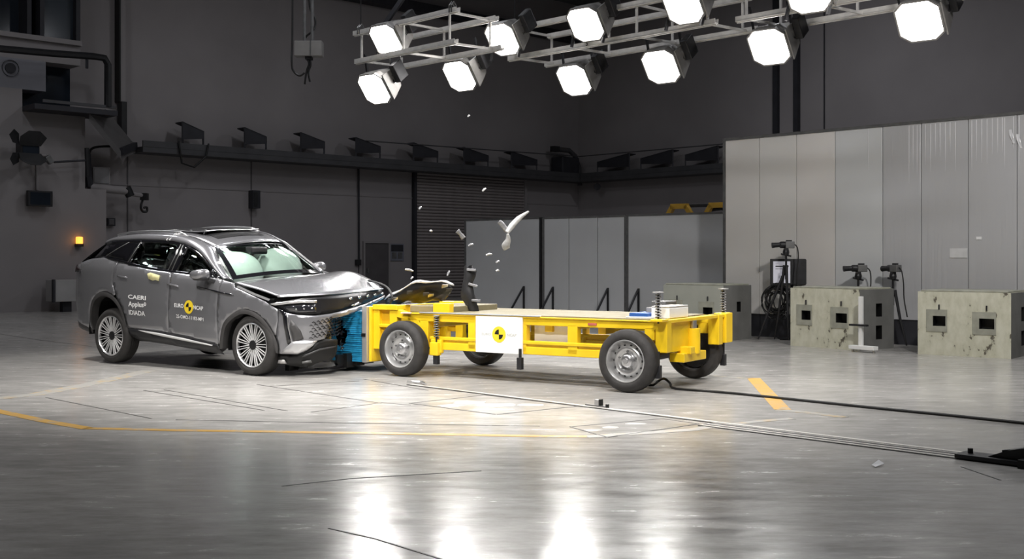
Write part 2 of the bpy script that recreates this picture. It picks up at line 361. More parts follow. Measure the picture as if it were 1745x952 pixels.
# vertical conduit and wall boxes
def wall_item(name, px0, py0, px1, py1, o0, o1, m, label, cat, parent=None, bevel=.01):
    a, zt = wl_sz(px0, py0, o1); b, zb = wl_sz(px1, py1, o1); o = wbox(MB(), a, b, zb, zt, o0, o1).build(name, m, parent, bevel=bevel)
    return tag(o, label, cat) if label else o
c = tag(MB().tube([W(*wl_sz(611, 282, .06), .06), W(*wl_sz(612, 448, .06), .06)], .035).build('conduit', 'hood_dark'), 'thin dark conduit running down the far wall', 'pipe')
wall_item('conduit_end_box', 608, 442, 616, 452, 0, .12, 'black_plastic', None, None, c)
sp = wall_item('wall_loudspeaker', 431, 324, 444, 355, 0, .28, 'hood_dark', 'small dark box loudspeaker on the far wall above the car roof', 'loudspeaker')
wall_item('speaker_grille', 433, 327, 440, 352, .28, .30, 'black_plastic', None, None, sp)
# ------------------------------------------------------------------ walkway with its sheet hoods
ZW = 4.85
wk = tag(empty('wall_walkway', W(9, ZW, 0)), 'dark steel service walkway running along both far walls', 'walkway')
def inv(o, root): o.matrix_parent_inverse = Matrix.Translation(-root.location); return o
inv(wbox(MB(), 0.1, 19.7, ZW-.28, ZW-.12, 0, .85).build('walkway_deck', 'walkway', wk), wk)
inv(wbox(MB(), 0.1, 19.0, ZW-.12, ZW+.06, .80, .86).build('toe_board', 'walkway', wk), wk)
inv(rbox(MB(), .9, 19, ZW-.28, ZW-.12, 0, .85).build('walkway_deck', 'walkway', wk), wk)
inv(rbox(MB(), .9, 19, ZW-.12, ZW+.06, .80, .86).build('toe_board', 'walkway', wk), wk)
inv(MB().tube([W(8.2, ZW+.62, .83), W(19, ZW+.75, .83)], .022).build('safety_wire', 'walkway', wk), wk)
inv(MB().tube([R(.86, ZW+.75, .83), R(12, ZW+.75, .83)], .022).build('safety_wire', 'walkway', wk), wk)
def hood(px0, px1, left):
    side = (lambda u, z, o: W(u, z, o)) if left else (lambda u, z, o: R(u, z, o))
    if left: a = (wl(px0, 240, .8)-WL).dot(BX); b = (wl(px1, 240, .8)-WL).dot(BX)
    else: a = (wr(px1, 275, .8)-CORNER).dot(AX); b = (wr(px0, 275, .8)-CORNER).dot(AX)
    h = empty('light_hood', side(b, ZW, .8), 0)
    mb = MB(); z0, z1, z2, z3 = ZW+.18, ZW+.72, ZW+.48, ZW+.25        # tall at end a, low at end b
    mb.prism([(a, z0), (b, z3), (b, z2), (a, z1)], lambda u, z: side(u, z, .74), lambda u, z: side(u, z, .80))
    inv(mb.build('hood_sheet', 'hood_dark', h), h)
    mb = MB(); mb.prism([(a, z1-.03), (b, z2-.03), (b, z2), (a, z1)], lambda u, z: side(u, z, .35), lambda u, z: side(u, z, .80))
    inv(mb.build('hood_top', 'hood_dark', h), h)
    for u, zt in ((a+.02, z1), (b-.02, z2)): inv(MB().bar(side(u, ZW-.13, .77), side(u, zt, .77), .05).build('hood_leg', 'hood_dark', h), h)
    return h
hl = [(311, 348), (417, 455), (513, 554), (607, 649), (705, 747), (791, 833), (872, 916)]
nm = ['above the rear of the car', 'above the windscreen of the car', 'above the far door mirror', 'left of the roller shutter', 'over the left shutter edge', 'over the roller shutter middle', 'over the right shutter edge']
for (a, b), n in zip(hl, nm):
    tag(hood(a, b, True), 'dark wedge shaped sheet hood on the walkway ' + n, 'hood', 'sheet hoods on the walkway')
for (a, b), n in zip([(1018, 1071), (1092, 1145), (1168, 1222)], ['nearest the hall corner', 'second right of the hall corner', 'nearest the tall white partition']):
    tag(hood(a, b, False), 'dark wedge shaped sheet hood on the walkway ' + n, 'hood', 'sheet hoods on the walkway')
# blower in the corner
bp = empty('corner_blower', W(18.6, ZW, .5), 0, 'dark blower unit with a bent duct in the hall corner on the walkway', 'blower')
inv(wbox(MB(), 18.0, 19.0, ZW-.12, ZW+.7, .15, .8).build('blower_housing', 'hood_dark', bp, bevel=.04), bp)
inv(MB().tube([W(18.0, ZW+1.0, .5), W(18.7, ZW+1.0, .5), W(19.05, ZW+.8, .5), W(19.3, ZW+.3, .5), W(19.35, ZW-.4, .5)], .1, 10).build('bent_duct', 'walkway', bp, smooth=True), bp)
inv(MB().bar(W(17.7, ZW+1.0, .5), W(18.05, ZW+1.0, .5), .22).build('duct_mouth', 'black_plastic', bp), bp)
cmr = tag(MB().lathe([(0, 0), (.14, .0), (.14, .12), (0, .14)], 14, R(1.6, 4.35, .6)).build('dome_camera', 'hood_dark', smooth=True), 'small dark dome camera under the walkway near the hall corner', 'camera')
tag(MB().tube([W(1.2, ZW+.1, .9), W(1.3, ZW-.55, .92), W(1.7, ZW-.65, .92), W(2.1, ZW-.3, .92), W(2.2, ZW+.1, .9)], .03).build('hanging_cable', 'cable'), 'black cable looped over the left end of the walkway', 'cable')
# ------------------------------------------------------------------ control room block on the left
BO = 1.0                                             # it stands this far in front of the far wall
def bl(px, py): return wl_sz(px, py, BO)
sa = bl(181, 400)[0]; sb = bl(145, 260)[0]; sc_ = bl(137, 100)[0]
zlow = bl(181, 323)[1]; zmid = bl(145, 200)[1]
zb_ = bl(100, 192)[1]; zt_ = bl(60, 150)[1]
blk = tag(wbox(MB(), -12, sa, 0, zlow, 0, BO).build('wall_block', 'wall_block'), 'grey projecting control room wall on the left', kind='structure')
wbox(MB(), -12, sb, zlow, bl(100, 195)[1], 0, BO).build('wall_upper', 'wall_block', blk)
# gallery opening: dark recess behind the balcony
s_op0 = bl(38, 170)[0]; s_op1 = bl(78, 120)[0]; z_op = bl(100, 195)[1]; z_sill = bl(20, 150)[1]; z_head = bl(100, 108)[1]
wbox(MB(), -12, s_op0, z_op, z_sill, 0, BO).build('wall_upper', 'wall_block', blk)
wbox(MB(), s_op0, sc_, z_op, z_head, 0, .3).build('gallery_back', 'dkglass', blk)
wbox(MB(), -12, s_op1, z_sill, z_head, .3, BO).build('gallery_panel', mat('grey gallery panel', (.24, .24, .27), .6, 0, .06, 1), blk)
zw0 = bl(60, 66)[1]; zw1 = 9.6
wbox(MB(), -12, sc_, z_head, zw0, 0, BO).build('wall_upper', 'wall_block', blk)
wbox(MB(), -12, sc_, zw1, ZC, 0, BO).build('wall_upper', 'wall_block', blk)
MB().lathe([(0, -.02), (.14, -.02), (.14, .05), (.22, .05), (.22, -.02)], 20).build('tmp', 'hood_dark')
pv = bpy.data.objects['tmp']; pv.name = 'porthole'; pv.parent = blk
p = plane_hit(18, 116, WL+AX*(BO+.03), AX); pv.matrix_world = Matrix.Translation(p) @ Matrix.Rotation(math.atan2(AX.y, AX.x)+math.pi/2, 4, 'Z')
# control room window: frame, panes, dark room
win = tag(wbox(MB(), -12, sc_, zw0, zw1, .1, .4).build('window_1', 'dkglass'), 'dark control room window above the gallery', kind='structure')
for s in (bl(50, 30)[0], bl(72, 30)[0], sc_-.06): wbox(MB(), s-.06, s+.06, zw0, zw1, .4, BO).build('window_frame', 'hood_dark', win)
wbox(MB(), -12, sc_, zw0-.05, zw0+.08, .4, BO+.12).build('window_sill', 'wall_block', win)
wbox(MB(), bl(72, 30)[0], sc_, zw0+.08, zw1, .75, .78).build('pane', mat('blue grey pane', (.035, .045, .058), .15, 0, .1, 1), win)
# balcony, handrail and stairs
bal = empty('gallery_balcony', W(sc_, zb_, BO), 0, 'dark balcony with bent handrail and stair flight on the left wall', 'balcony')
inv(wbox(MB(), s_op0, bl(178, 190)[0], zb_-.05, zb_+.09, .6, BO+.85).build('balcony_slab', 'hood_dark', bal), bal)
inv(wbox(MB(), bl(52, 183)[0], bl(175, 183)[0], zb_+.14, zb_+.22, BO+.8, BO+.85).build('toe_board', 'walkway', bal), bal)
hr = [plane_hit(x, y, WL+AX*(BO+.8), AX) for x, y in ((-60, 78), (0, 83), (90, 91), (160, 96), (178, 99), (184, 110), (184, 182))]
inv(MB().tube(hr, [.10]*7, 8).build('handrail', 'black_plastic', bal, smooth=True), bal)
p = plane_hit(148, 98, WL+AX*(BO+.8), AX); inv(MB().bar(p, p-Vector((0, 0, .3)), .06).build('rail_bracket', 'hood_dark', bal), bal)
fs = plane_hit(152, 192, WL+AX*(BO+.7), AX); fe = plane_hit(206, 258, WL+AX*(BO+.3), AX)
fs2 = plane_hit(180, 186, WL+AX*(BO+.2), AX); fe2 = plane_hit(231, 248, WL+AX*(.5), AX)
mb = MB(); dn = Vector((0, 0, -.22)); mb.add([fs, fs2, fe2, fe, fs+dn, fs2+dn, fe2+dn, fe+dn], [(0,1,2,3),(7,6,5,4),(0,4,5,1),(1,5,6,2),(2,6,7,3),(3,7,4,0)])
inv(mb.build('stair_flight', mat('stair underside', (.12, .115, .115), .6, 0, .1, 2), bal), bal)
inv(MB().bar(fe, fe2, .12, .2).build('stair_foot', 'hood_dark', bal), bal)
dp = tag(wbox(MB(), wl_sz(205, 60, .3)[0], wl_sz(214, 60, .3)[0], ZW+1.2, 11.9, 0, .3).build('vertical_duct', 'wall_block'), 'grey vertical cable duct right of the control room window', 'duct')
wbox(MB(), wl_sz(203, 60, .3)[0], wl_sz(205, 60, .3)[0], ZW+1.2, 11.9, 0, .34).build('duct_edge', 'black', dp)
wbox(MB(), wl_sz(205, 190, .3)[0], wl_sz(214, 190, .3)[0], ZW-.1, ZW+1.2, .1, .4).build('duct_foot', 'black_plastic', dp)
# things on the projecting wall
def bitem(name, px0, py0, px1, py1, d0, d1, m, label, cat, parent=None, bevel=.01):
    return wall_item(name, px0, py0, px1, py1, BO+d0, BO+d1, m, label, cat, parent, bevel)
tv = bitem('wall_monitor', 48, 324, 90, 352, .1, .25, 'black_plastic', 'black monitor on the left projecting wall under the flood light', 'monitor')
bitem('screen', 52, 327, 86, 349, .25, .26, 'dkglass', None, None, tv)
bitem('wall_bracket', 62, 280, 66, 324, 0, .08, 'wall_block', None, None, tv)
am = bitem('amber_beacon', 133, 403, 142, 416, 0, .18, 'amber', 'glowing amber warning lamp on the left wall behind the car', 'lamp', bevel=.03)
bitem('beacon_base', 132, 415, 143, 420, 0, .2, 'black_plastic', None, None, am)
al = bpy.data.lights.new('amber_glow', 'POINT'); al.energy = .6; al.color = (1, .4, .08); al.shadow_soft_size = .1
alo = bpy.data.objects.new('amber_glow', al); COL.objects.link(alo); alo.location = plane_hit(137, 409, WL+AX*(BO+.35), AX); alo.parent = am
flr = empty('flood_light', plane_hit(44, 256, WL+AX*(BO+.4), AX), math.atan2(BX.y, BX.x), 'black flood light with four open barn doors on the left wall', 'flood light')
MB().box(-.22, .28, -.25, .15, -.22, .22).build('lamp_housing', 'black_plastic', flr, bevel=.03)
for (q, nmx) in (([(-.3,-.3,.1),(.28,-.3,.1),(.4,-.42,.32),(.2,-.48,.48),(-.1,-.48,.48),(-.3,-.42,.32)], 0), ([(-.3,-.3,-.1),(.28,-.3,-.1),(.4,-.42,-.3),(.2,-.48,-.42),(-.1,-.48,-.42),(-.3,-.42,-.3)], 1),
                 ([(-.3,-.3,.12),(-.3,-.3,.4),(-.48,-.45,.5),(-.62,-.5,.34),(-.5,-.42,.15)], 2), ([(-.3,-.3,-.1),(-.3,-.3,-.35),(-.5,-.45,-.45),(-.6,-.5,-.3),(-.5,-.42,-.12)], 3)):
    MB().add(q, [tuple(range(len(q)))]).build('barn_door', 'black_plastic', flr, solid=.012)
MB().box(-.18, .24, -.27, -.25, -.1, .1).build('lamp_glass', 'dkglass', flr)
MB().tube([(.25, 0, -.1), (.55, .1, -.1), (.62, .38, -.1)], .035).build('wall_arm', 'wall_block', flr)
ac = empty('camera_arm', plane_hit(150, 270, WL+AX*(BO+.3), AX), math.atan2(BX.y, BX.x), 'thin wall arm carrying a small grey camera beside the flood light', 'camera')
q = lambda px, py: Matrix.Rotation(-math.atan2(BX.y, BX.x), 4, 'Z') @ (plane_hit(px, py, WL+AX*(BO+.3), AX)-ac.location)
MB().tube([q(92, 276), q(150, 273)], .03).build('arm', 'hood_dark', ac)
MB().bar(q(79, 266), q(88, 278), .16).build('camera_body', 'mid_steel', ac, bevel=.02)
MB().tube([q(148, 252), q(150, 300)], .07).build('arm_pivot', 'black_plastic', ac)
cb = wall_item('wall_cabinet', 159, 284, 188, 315, .2, .5, 'wall_block', 'grey wall cabinet in the recess beside the control room block', 'cabinet')
wall_item('cabinet_door', 161, 286, 186, 313, .5, .52, mat('cabinet grey', (.25, .245, .25), .6), None, None, cb)
sb2 = wall_item('switch_box', 184, 371, 197, 385, 0, .15, 'hood_dark', 'small dark switch box on the far wall behind the car roof', 'switch box')
wall_item('switch_face', 186, 373, 195, 383, .15, .17, 'door_dark', None, None, sb2)
pa = empty('pipe_arm', W(*wl_sz(150, 312, .6), .6), 0, 'grey pipe arm with a dark camera hanging from its end on the far wall', 'camera arm')
P_ = lambda px, py, o=.6: W(*wl_sz(px, py, o), o)
inv(MB().tube([P_(148, 262), P_(150, 300), P_(153, 318)], .11).build('arm_base', 'hood_dark', pa), pa)
inv(MB().tube([P_(152, 319), P_(216, 325)], .12, 10).build('arm_tube', 'wall_block', pa, smooth=True), pa)
inv(MB().tube([P_(215, 319), P_(222, 334)], .13, 10).build('arm_elbow', 'black_plastic', pa), pa)
inv(MB().tube([P_(222, 330), P_(244, 333)], .07).build('arm_tip', 'wall_block', pa), pa)
inv(MB().bar(P_(246, 329), P_(246, 341), .2).build('camera_mount', 'black_plastic', pa), pa)
inv(MB().tube(smoothpoly([tuple(P_(243, 341)), tuple(P_(240, 352)), tuple(P_(243, 360)), tuple(P_(250, 360)), tuple(P_(250, 353)), tuple(P_(245, 354))]), .035).build('camera_cable', 'cable', pa), pa)
cw = tag(MB().tube(smoothpoly([tuple(P_(150, 300)), tuple(P_(152, 262)), tuple(P_(162, 251)), tuple(P_(192, 249)), tuple(P_(214, 247))]), .035).build('wall_cable', 'cable'), 'black cable bending from the pipe arm up to the walkway', 'cable')
# grey ducting behind the car's tail
gb = wall_item('floor_duct', 93, 477, 140, 513, 1.3, 1.9, mat('duct grey', (.40, .39, .385), .6, 0, .1, 2), 'grey duct box standing behind the tail of the car', 'duct box')
wall_item('duct_flange', 91, 476, 95, 515, 1.82, 1.95, 'hood_dark', None, None, gb)
a, zt = wl_sz(107, 512, 1.7); b, _ = wl_sz(122, 512, 1.7); wbox(MB(), a, b, 0, zt, 1.5, 1.7).build('duct_leg', 'hood_dark', gb)

# ------------------------------------------------------------------ hanging junction box
jb = empty('hanging_junction_box', at(527, 84, 26), 0, 'grey junction box hanging from the ceiling on two pipes', 'junction box')
k = 26/FPX
MB().box(-24*k, 23*k, -.15, .15, -13*k, 13*k).build('box_body', 'copper', jb, bevel=.02)
for x in (-8, 5): MB().tube([(x*k, 0, 13*k), (x*k, 0, ZC-jb.location.z)], .04).build('hanger_pipe', 'mid_steel', jb)
MB().box(3*k, 5*k, -.17, -.15, -13*k, 13*k).build('box_lip', 'mid_steel', jb)
MB().box(-6*k, 5*k, -.1, .1, -18*k, -13*k).build('socket', 'black_plastic', jb)
for q in ([(-2, -17), (0, -26), (-4, -38), (-7, -60)], [(2, -17), (3, -28), (-1, -40), (2, -56)]):
    MB().tube(smoothpoly([(x*k, -.05, z*k) for x, z in q]), .022).build('pigtail_cable', 'cable', jb)
MB().tube(smoothpoly([(-30*k, .2, ZC-jb.location.z), (-30*k, .1, 60*k), (-30*k, 0, -20*k), (-26*k, 0, -38*k), (-16*k, 0, -45*k), (-8*k, 0, -40*k)], 6), .022).build('loop_cable', 'cable', jb)
MB().tube(smoothpoly([(-3*k, .1, 110*k), (0, .1, 72*k), (9*k, .1, 52*k), (8*k, 0, 34*k), (-5*k, 0, 22*k), (-7*k, 0, 14*k)], 6), .022).build('loop_cable', 'cable', jb)

# ------------------------------------------------------------------ lamp rigs
HR = 5.3
def rig(p0, length, label, num=None, numpos=.5, strut=False):
    r = empty('lamp_rig', p0, -A46, label, 'lamp rig', 'steel lamp rigs under the ceiling')     # x along the rig, y away from the viewer
    def chan(y, z, x0, x1, nm_='channel_bar'):
        mb = MB()
        mb.box(x0, x1, y-.05, y+.05, z-.012, z+.012); mb.box(x0, x1, y-.05, y-.038, z, z+.075); mb.box(x0, x1, y+.038, y+.05, z, z+.075); mb.box(x0, x1, y-.012, y+.012, z-.03, z-.012)
        return mb.build(nm_, 'rig', r)
    b = chan(0, 0, 0, length); chan(0, .56, -.05, length+.05); chan(1.0, 0, 0.02, length+.15); chan(1.0, .56, .1, length)
    n = max(2, int(length/1.4)+1)
    for i in range(n):
        x = .18+(length-.36)*i/(n-1)
        MB().bar((x, 0, .03), (x, 0, .6), .035).build('upright', 'rig', r)
        MB().bar((x, 1, .03), (x, 1, .6), .035).build('upright', 'rig', r)
        MB().bar((x, 0, .02), (x+.1, 1, .02), .04).build('cross_bar', 'rig', r)
        MB().bar((x, 0, .58), (x, 1, .58), .04).build('cross_bar', 'rig', r)
    for x in (.15, length-.1):
        mb = MB()
        for dx in (-.03, .03): mb.tube([(x+dx, -.06, .55), (x+dx, -.06, .68), (x+dx, 0, .75), (x+dx, .06, .68), (x+dx, .06, .55)], .012, 6)
        mb.build('shackle', 'mid_steel', r); MB().tube([(x, 0, .74), (x, 0, ZC-HR)], .010, 5).build('hanger_wire', 'dark_steel', r)
    if num:
        v, f = text_net(num); h = .09; MB().add([(length*numpos+a*.05, -.056, .0+c*h) for a, c in v], f).build('bar_number', 'black', r, fix=False)
    if strut:
        MB().bar((.72, .1, .62), (2.1, .3, 1.9), .10, .05, (0, 1, 0)).build('perforated_strut', 'hood_dark', r)
    return r
def hz(px, py): return at(px, py, (HR-HC)*FPX/(HZ-py))
R1 = hz(607, 108); R2 = hz(868, 103); R3 = hz(1256, 37)
rig(R1, 3.0, 'steel channel lamp rig at the left with perforated strut', None, strut=True)
rig(R2, 4.9, 'long steel channel lamp rig in the middle marked 5', '5', .42)
rig(R3, 4.6, 'steel channel lamp rig at the top right marked 3', '3', .36)
lampset = None
def lamp(px, py, Y, label, up, watts=KEY_W, tgt=(-1.2, 13.5, .3)):
    global lampset
    p = at(px, py, Y)
    d = -BX+AX*.12+Vector((0, 0, -.78)); q = d.to_track_quat('-Y', 'Z')
    o = empty('flood_lamp', p, 0, label, 'lamp', 'bright flood lamps on the rigs'); o.rotation_mode = 'QUATERNION'; o.rotation_quaternion = q
    if lampset is None:
        s = .315; oc = [(-s, -s*.62), (-s*.55, -s*.98), (s*.55, -s*.98), (s, -s*.62), (s, s*.62), (s*.6, s*.98), (-s*.6, s*.98), (-s, s*.62)]
        h1 = MB(); h1.prism(oc, lambda a, b: (a*1.04, 0, b*1.04), lambda a, b: (a*.98, .12, b*.98)); h1.prism(oc, lambda a, b: (a*.98, .12, b*.98), lambda a, b: (a*.55, .42, b*.6))
        hs = h1.build('lamp_housing', 'lamp_body', None)
        ln = MB().prism(oc, lambda a, b: (a*.95, -.03, b*.95), lambda a, b: (a*.98, .01, b*.98)).build('lamp_lens', 'lamp_lens', None)
        rm = MB()
        for i in range(8):
            a, b = oc[i], oc[(i+1) % 8]; rm.bar((a[0]*1.05, -.03, a[1]*1.05), (b[0]*1.05, -.03, b[1]*1.05), .025, .05, (0, 1, 0))
        rm = rm.build('lens_frame', 'lamp_body', None)
        sd = MB().prism([(-.03, -.28), (.30, -.16), (.36, .06), (.24, .24), (-.03, .26)], lambda a, b: (s*1.10, a, b), lambda a, b: (s*1.18, a, b)).build('side_plate', 'lamp_body', None)
        mb = MB()
        for (a, b) in ((.2, .12), (.27, 0), (.17, -.02)): mb.tube([(s*1.18, a, b), (s*1.25, a, b)], .022, 8)
        bo = mb.build('plate_bolts', 'chrome', None); bo['kind'] = 'stuff'
        bx = MB().box(s*1.2, s*1.6, .2, .48, -.05, .32).build('ballast_box', 'dark_steel', None, bevel=.015)
        lampset = [hs, ln, rm, sd, bo, bx]; use = lampset
    else:
        use = []
        for k_ in lampset: c = k_.copy(); COL.objects.link(c); use.append(c)
    for k_ in use: k_.parent = o
    # yoke bars up (or down) to the rig, upright in space
    inv_q = q.inverted()
    for sx in (-.32, .36):
        a = Vector((sx, .16, 0)); e = a+inv_q @ (Vector((0, 0, .62 if up else -.45)))+inv_q @ (AX*-.12)
        MB().bar(a, e, .035, .05).build('yoke_bar', 'dark_steel', o)
    l = spot(p+d.normalized()*.12, Vector(tgt), watts, 75, .8, .26); l.name = 'flood_lamp_light'
    return o
LN = [(660, 67, 21.9, 'upper lamp at the left end of the left rig', 0), (640, 150, 22.25, 'lowest lamp at the far left under the left rig', 1), (785, 128, 22.2, 'lamp under the right end of the left rig', 1),
      (858, 66, 21.6, 'upper lamp between the left and the middle rig', 0), (1000, 40, 20.4, 'above the long rig left of the mark 5', 0), (980, 135, 21.8, 'hanging under the long rig left of the mark 5', 1),
      (1128, 112, 20.2, 'lower lamp under the right half of the long rig', 1), (1166, 8, 18.9, 'topmost lamp at the right end of the long rig', 0), (1312, 78, 18.8, 'hanging at the left end of the right rig', 1),
      (1568, 34, 17.0, 'rightmost, above the white partition', 1), (1378, -14, 17.2, 'lamp cut off by the top edge above the right rig', 0)]
for px, py, Y, lb, up in LN: lamp(px, py, Y, 'lit white flood lamp, ' + lb, bool(up))
# ------------------------------------------------------------------ tall white partition on the right
PW = Vector((4.7, 21.15, 0)); NPART = BX
def pt(px, py=400): return (plane_hit(px, py, PW, NPART)-PW).dot(AX)
part = empty('white_partition', PW, -A46, 'tall white partition of film covered steel panels on the right', 'partition')   # local x along AX, y along BX
seams = [1236, 1294, 1357, 1423, 1504, 1570, 1650, 1733, 1830, 1940]
zt = plane_hit(1236, 240, PW, NPART).z
for i, (a, b) in enumerate(zip(seams[:-1], seams[1:])):
    x0, x1 = pt(a)+.006, pt(b)-.006
    m_ = 'film' if i >= 4 else None
    if not m_: m_ = mat('white steel panel', [(.72, .70, .675), (.72, .705, .68), (.72, .695, .67), (.63, .64, .645)][i], .35, 0, .04, .6, bump=.03, bscale=3)
    MB().box(x0, x1, 0, .08, .42, zt).build('wall_panel', m_, part, bevel=.006)
    MB().box(x0, x1, .02, .08, 0, .42).build('base_panel', 'hood_dark', part)
MB().box(pt(1236), pt(1940), -.012, .09, zt, zt+.05).build('top_rail', 'mid_steel', part)
MB().box(pt(1236)-.05, pt(1236), -.012, .09, 0, zt+.05).build('end_rail', 'mid_steel', part)
# loose film folds at the top right: thin raised pleats
random.seed(3)
for px in [1480, 1502, 1549, 1556, 1563, 1568, 1577, 1586, 1594, 1602, 1611, 1619, 1628, 1656, 1664, 1673, 1682, 1691, 1700, 1708, 1712, 1727, 1737]:
    x = pt(px); h = random.uniform(.5, 1.0)*(1.2 if px < 1570 else .85)
    mb = MB(); n = 7; rows = []
    for k in range(n):
        t = k/(n-1); d = .016*math.sin(math.pi*min(1, .12+t*.95))
        z = zt-.02-h*t; sway = random.uniform(-.006, .006)
        wd = .0065*(1-t)**.7+.0005; rows.append([(x-wd, 0, z), (x+sway*.2, -d-.001, z), (x+wd, 0, z)])
    mb.grid(rows); mb.build('film_fold', 'fold', part, smooth='all')
for px, z_ in ((1722, .22), (1734, .30)):
    x = pt(px); mb = MB(); rows = [[(x+.012*(k-2)+.02*j*(.6 if px > 1715 else 0), -.004-.03*abs(math.sin(k*1.9+j*.8))*math.sin(math.pi*(j+.5)/6), zt-z_-.045*j) for k in range(5)] for j in range(6)]
    mb.grid(rows); mb.build('film_crease', 'fold', part, smooth='all')
sg = MB().box(pt(1619), pt(1649), -.012, 0, plane_hit(1634, 439, PW, NPART).z, plane_hit(1634, 423, PW, NPART).z).build('paper_notice', mat('paper', (.66, .66, .66), .7)); sg.parent = part
MB().box(pt(1664), pt(1673), -.01, 0, plane_hit(1668, 408, PW, NPART).z, plane_hit(1668, 403, PW, NPART).z).build('paper_notice', 'white', part)
# ------------------------------------------------------------------ low white boards with braces
BD = [((793, 374), (921, 371), 28.2, 26.5, 'left of the three low white boards, plain, in front of the roller shutter'),
      ((926, 371), (1066, 367), 26.4, 24.95, 'middle of the three low white boards, with two upright seams'),
      ((1069, 367), (1236, 361), 24.9, 23.4, 'right of the three low white boards, next to the tall partition')]
for i, ((xa, ya), (xb, yb), da, db, lb) in enumerate(BD):
    a = at(xa, ya, da); b = at(xb, yb, db); d = Vector((b.x-a.x, b.y-a.y, 0)); L_ = d.length; h = (a.z+b.z)/2
    o = empty('low_board', (a.x, a.y, 0), math.atan2(d.y, d.x), lb, 'partition', 'low white boards behind the trolley')
    segs = [0, L_] if i != 1 else [0, L_*.32, L_*.67, L_]
    for u, v in zip(segs[:-1], segs[1:]):
        MB().box(u+.008, v-.008, 0, .07, .03, h-.02).build('board_panel', 'board', o, bevel=.008)
    for u in (0, L_): MB().box(u-.03, u+.03, -.012, .082, .02, h).build('edge_post', 'dark_steel' if u and i < 1 else 'mid_steel', o)
    MB().box(0, L_, -.01, .08, h-.03, h+.015).build('top_trim', 'mid_steel', o)
    for px in ([895] if i == 0 else [944, 1038] if i == 1 else [1090]):
        t = ((px-xa)/(xb-xa))*L_
        mb = MB(); mb.bar((t, -.02, .02), (t, -.02, .80), .035); mb.bar((t, -.03, .78), (t-.02, -.62, .04), .035); mb.bar((t, -.02, .03), (t-.02, -.64, .03), .035)
        mb.build('foot_brace', 'black_plastic', o)
# brace at the far left board edge
# ------------------------------------------------------------------ yellow machine behind the boards
ym = empty('yellow_gantry', at(1190, 360, 26.3)*1.0, -math.radians(40), 'ochre yellow frame standing behind the low white boards', 'machine'); ym.location.z = 0
zt2 = HC+(HZ-346)*26.3/FPX
for x in (-.5, .52):
    mb = MB(); mb.bar((x-.17, 0, zt2-.05), (x-.42, 0, zt2-.42), .12, .10); mb.bar((x+.17, 0, zt2-.05), (x+.42, 0, zt2-.42), .12, .10); mb.bar((x-.22, 0, zt2-.06), (x+.22, 0, zt2-.06), .12, .12)
    mb.bar((x-.42, 0, zt2-.36), (x-.42, 0, 0), .12, .10); mb.bar((x+.42, 0, zt2-.36), (x+.42, 0, 0), .12, .10); mb.build('end_frame', 'ochre', ym)
MB().bar((-.5, .2, zt2-.05), (.75, .2, zt2-.05), .10, .07).build('cross_beam', 'dark_steel', ym)
MB().tube([(.1, .1, zt2-.3), (.25, .1, zt2-.15), (.55, .1, zt2-.12), (.85, .1, zt2-.2)], .06).build('hose', 'black_plastic', ym)
MB().box(-.9, .95, -.2, .3, .1, .5).build('base_frame', 'ochre', ym)
# ------------------------------------------------------------------ cream concrete blocks
def holed(w, d, h, front, side, depth=.14):
    """body with real recesses: front face y=0 and right face x=w"""
    mb = MB()
    def face(holes, W_, f):
        xs = sorted({0, W_, *[a for q in holes for a in q[:2]]}); zs = sorted({0, h, *[a for q in holes for a in q[2:]]})
        for x0, x1 in zip(xs[:-1], xs[1:]):
            for z0, z1 in zip(zs[:-1], zs[1:]):
                cx, cz = (x0+x1)/2, (z0+z1)/2; q = any(a < cx < b and c < cz < e for a, b, c, e in holes); t = depth if q else 0
                mb.add([f(x0, t, z0), f(x1, t, z0), f(x1, t, z1), f(x0, t, z1)], [(0, 1, 2, 3)])
        for a, b, c, e in holes:
            for p, q in (((a, c), (b, c)), ((b, c), (b, e)), ((b, e), (a, e)), ((a, e), (a, c))):
                mb.add([f(p[0], 0, p[1]), f(q[0], 0, q[1]), f(q[0], depth, q[1]), f(p[0], depth, p[1])], [(0, 1, 2, 3)])
    face(front, w, lambda u, t, z: (u, t, z))
    nf = len(mb.f)
    face(side, d, lambda u, t, z: (w-t, u, z))
    mb.add([(0,0,0),(0,d,0),(w,d,0),(w,d,h),(0,d,h),(0,0,h),(w,0,h)], [(0,5,4,1),(1,4,3,2),(5,6,3,4)])
    return mb, nf
def block(loc, yaw, w, d, h, label, slots, fmat='cream'):
    o = empty('concrete_block', loc, yaw, label, 'block', 'cream concrete blocks by the partition')
    fh = [(w*.17, w*.31, h*.46, h*.62), (w*.67, w*.83, h*.44, h*.60)]
    mb, nf = holed(w, d, h, fh, slots)
    body = mb.build('block_body', fmat, o, fix=False); body.data.materials.append(M['block_side']); body.data.materials.append(M['black'])
    for i, p in enumerate(body.data.polygons):
        n = p.normal
        if i >= nf and abs(n.x) > .8: p.material_index = 1
        c = p.center
        if .02 < c.y < d-.02 and .02 < c.x < w-.02 and .02 < c.z < h-.02: p.material_index = 2
    for a, b, c, e in fh:
        mb = MB(); mx = w*.08; f0, f1, g0, g1 = a-mx*.9, b+mx*.2, c-h*.09, e+h*.10
        mb.box(f0, a, -.012, .0, g0, g1); mb.box(b, f1, -.012, 0, g0, g1); mb.box(a, b, -.012, 0, g0, c); mb.box(a, b, -.012, 0, e, g1)
        mb.build('cover_plate', 'plate_cream', o)
    MB().box(w*.03, w*.97, .01, d*.98, h, h+.025).build('top_slab', 'plate_cream', o, bevel=.008)
    for x in (w*.24, w*.75): MB().tube([(x, -.012, h*.72), (x, -.012, h*.80)], .012, 6).build('lifting_pin', 'dark_steel', o)
    return o
def yw(a, b): return math.atan2(b.y-a.y, b.x-a.x)
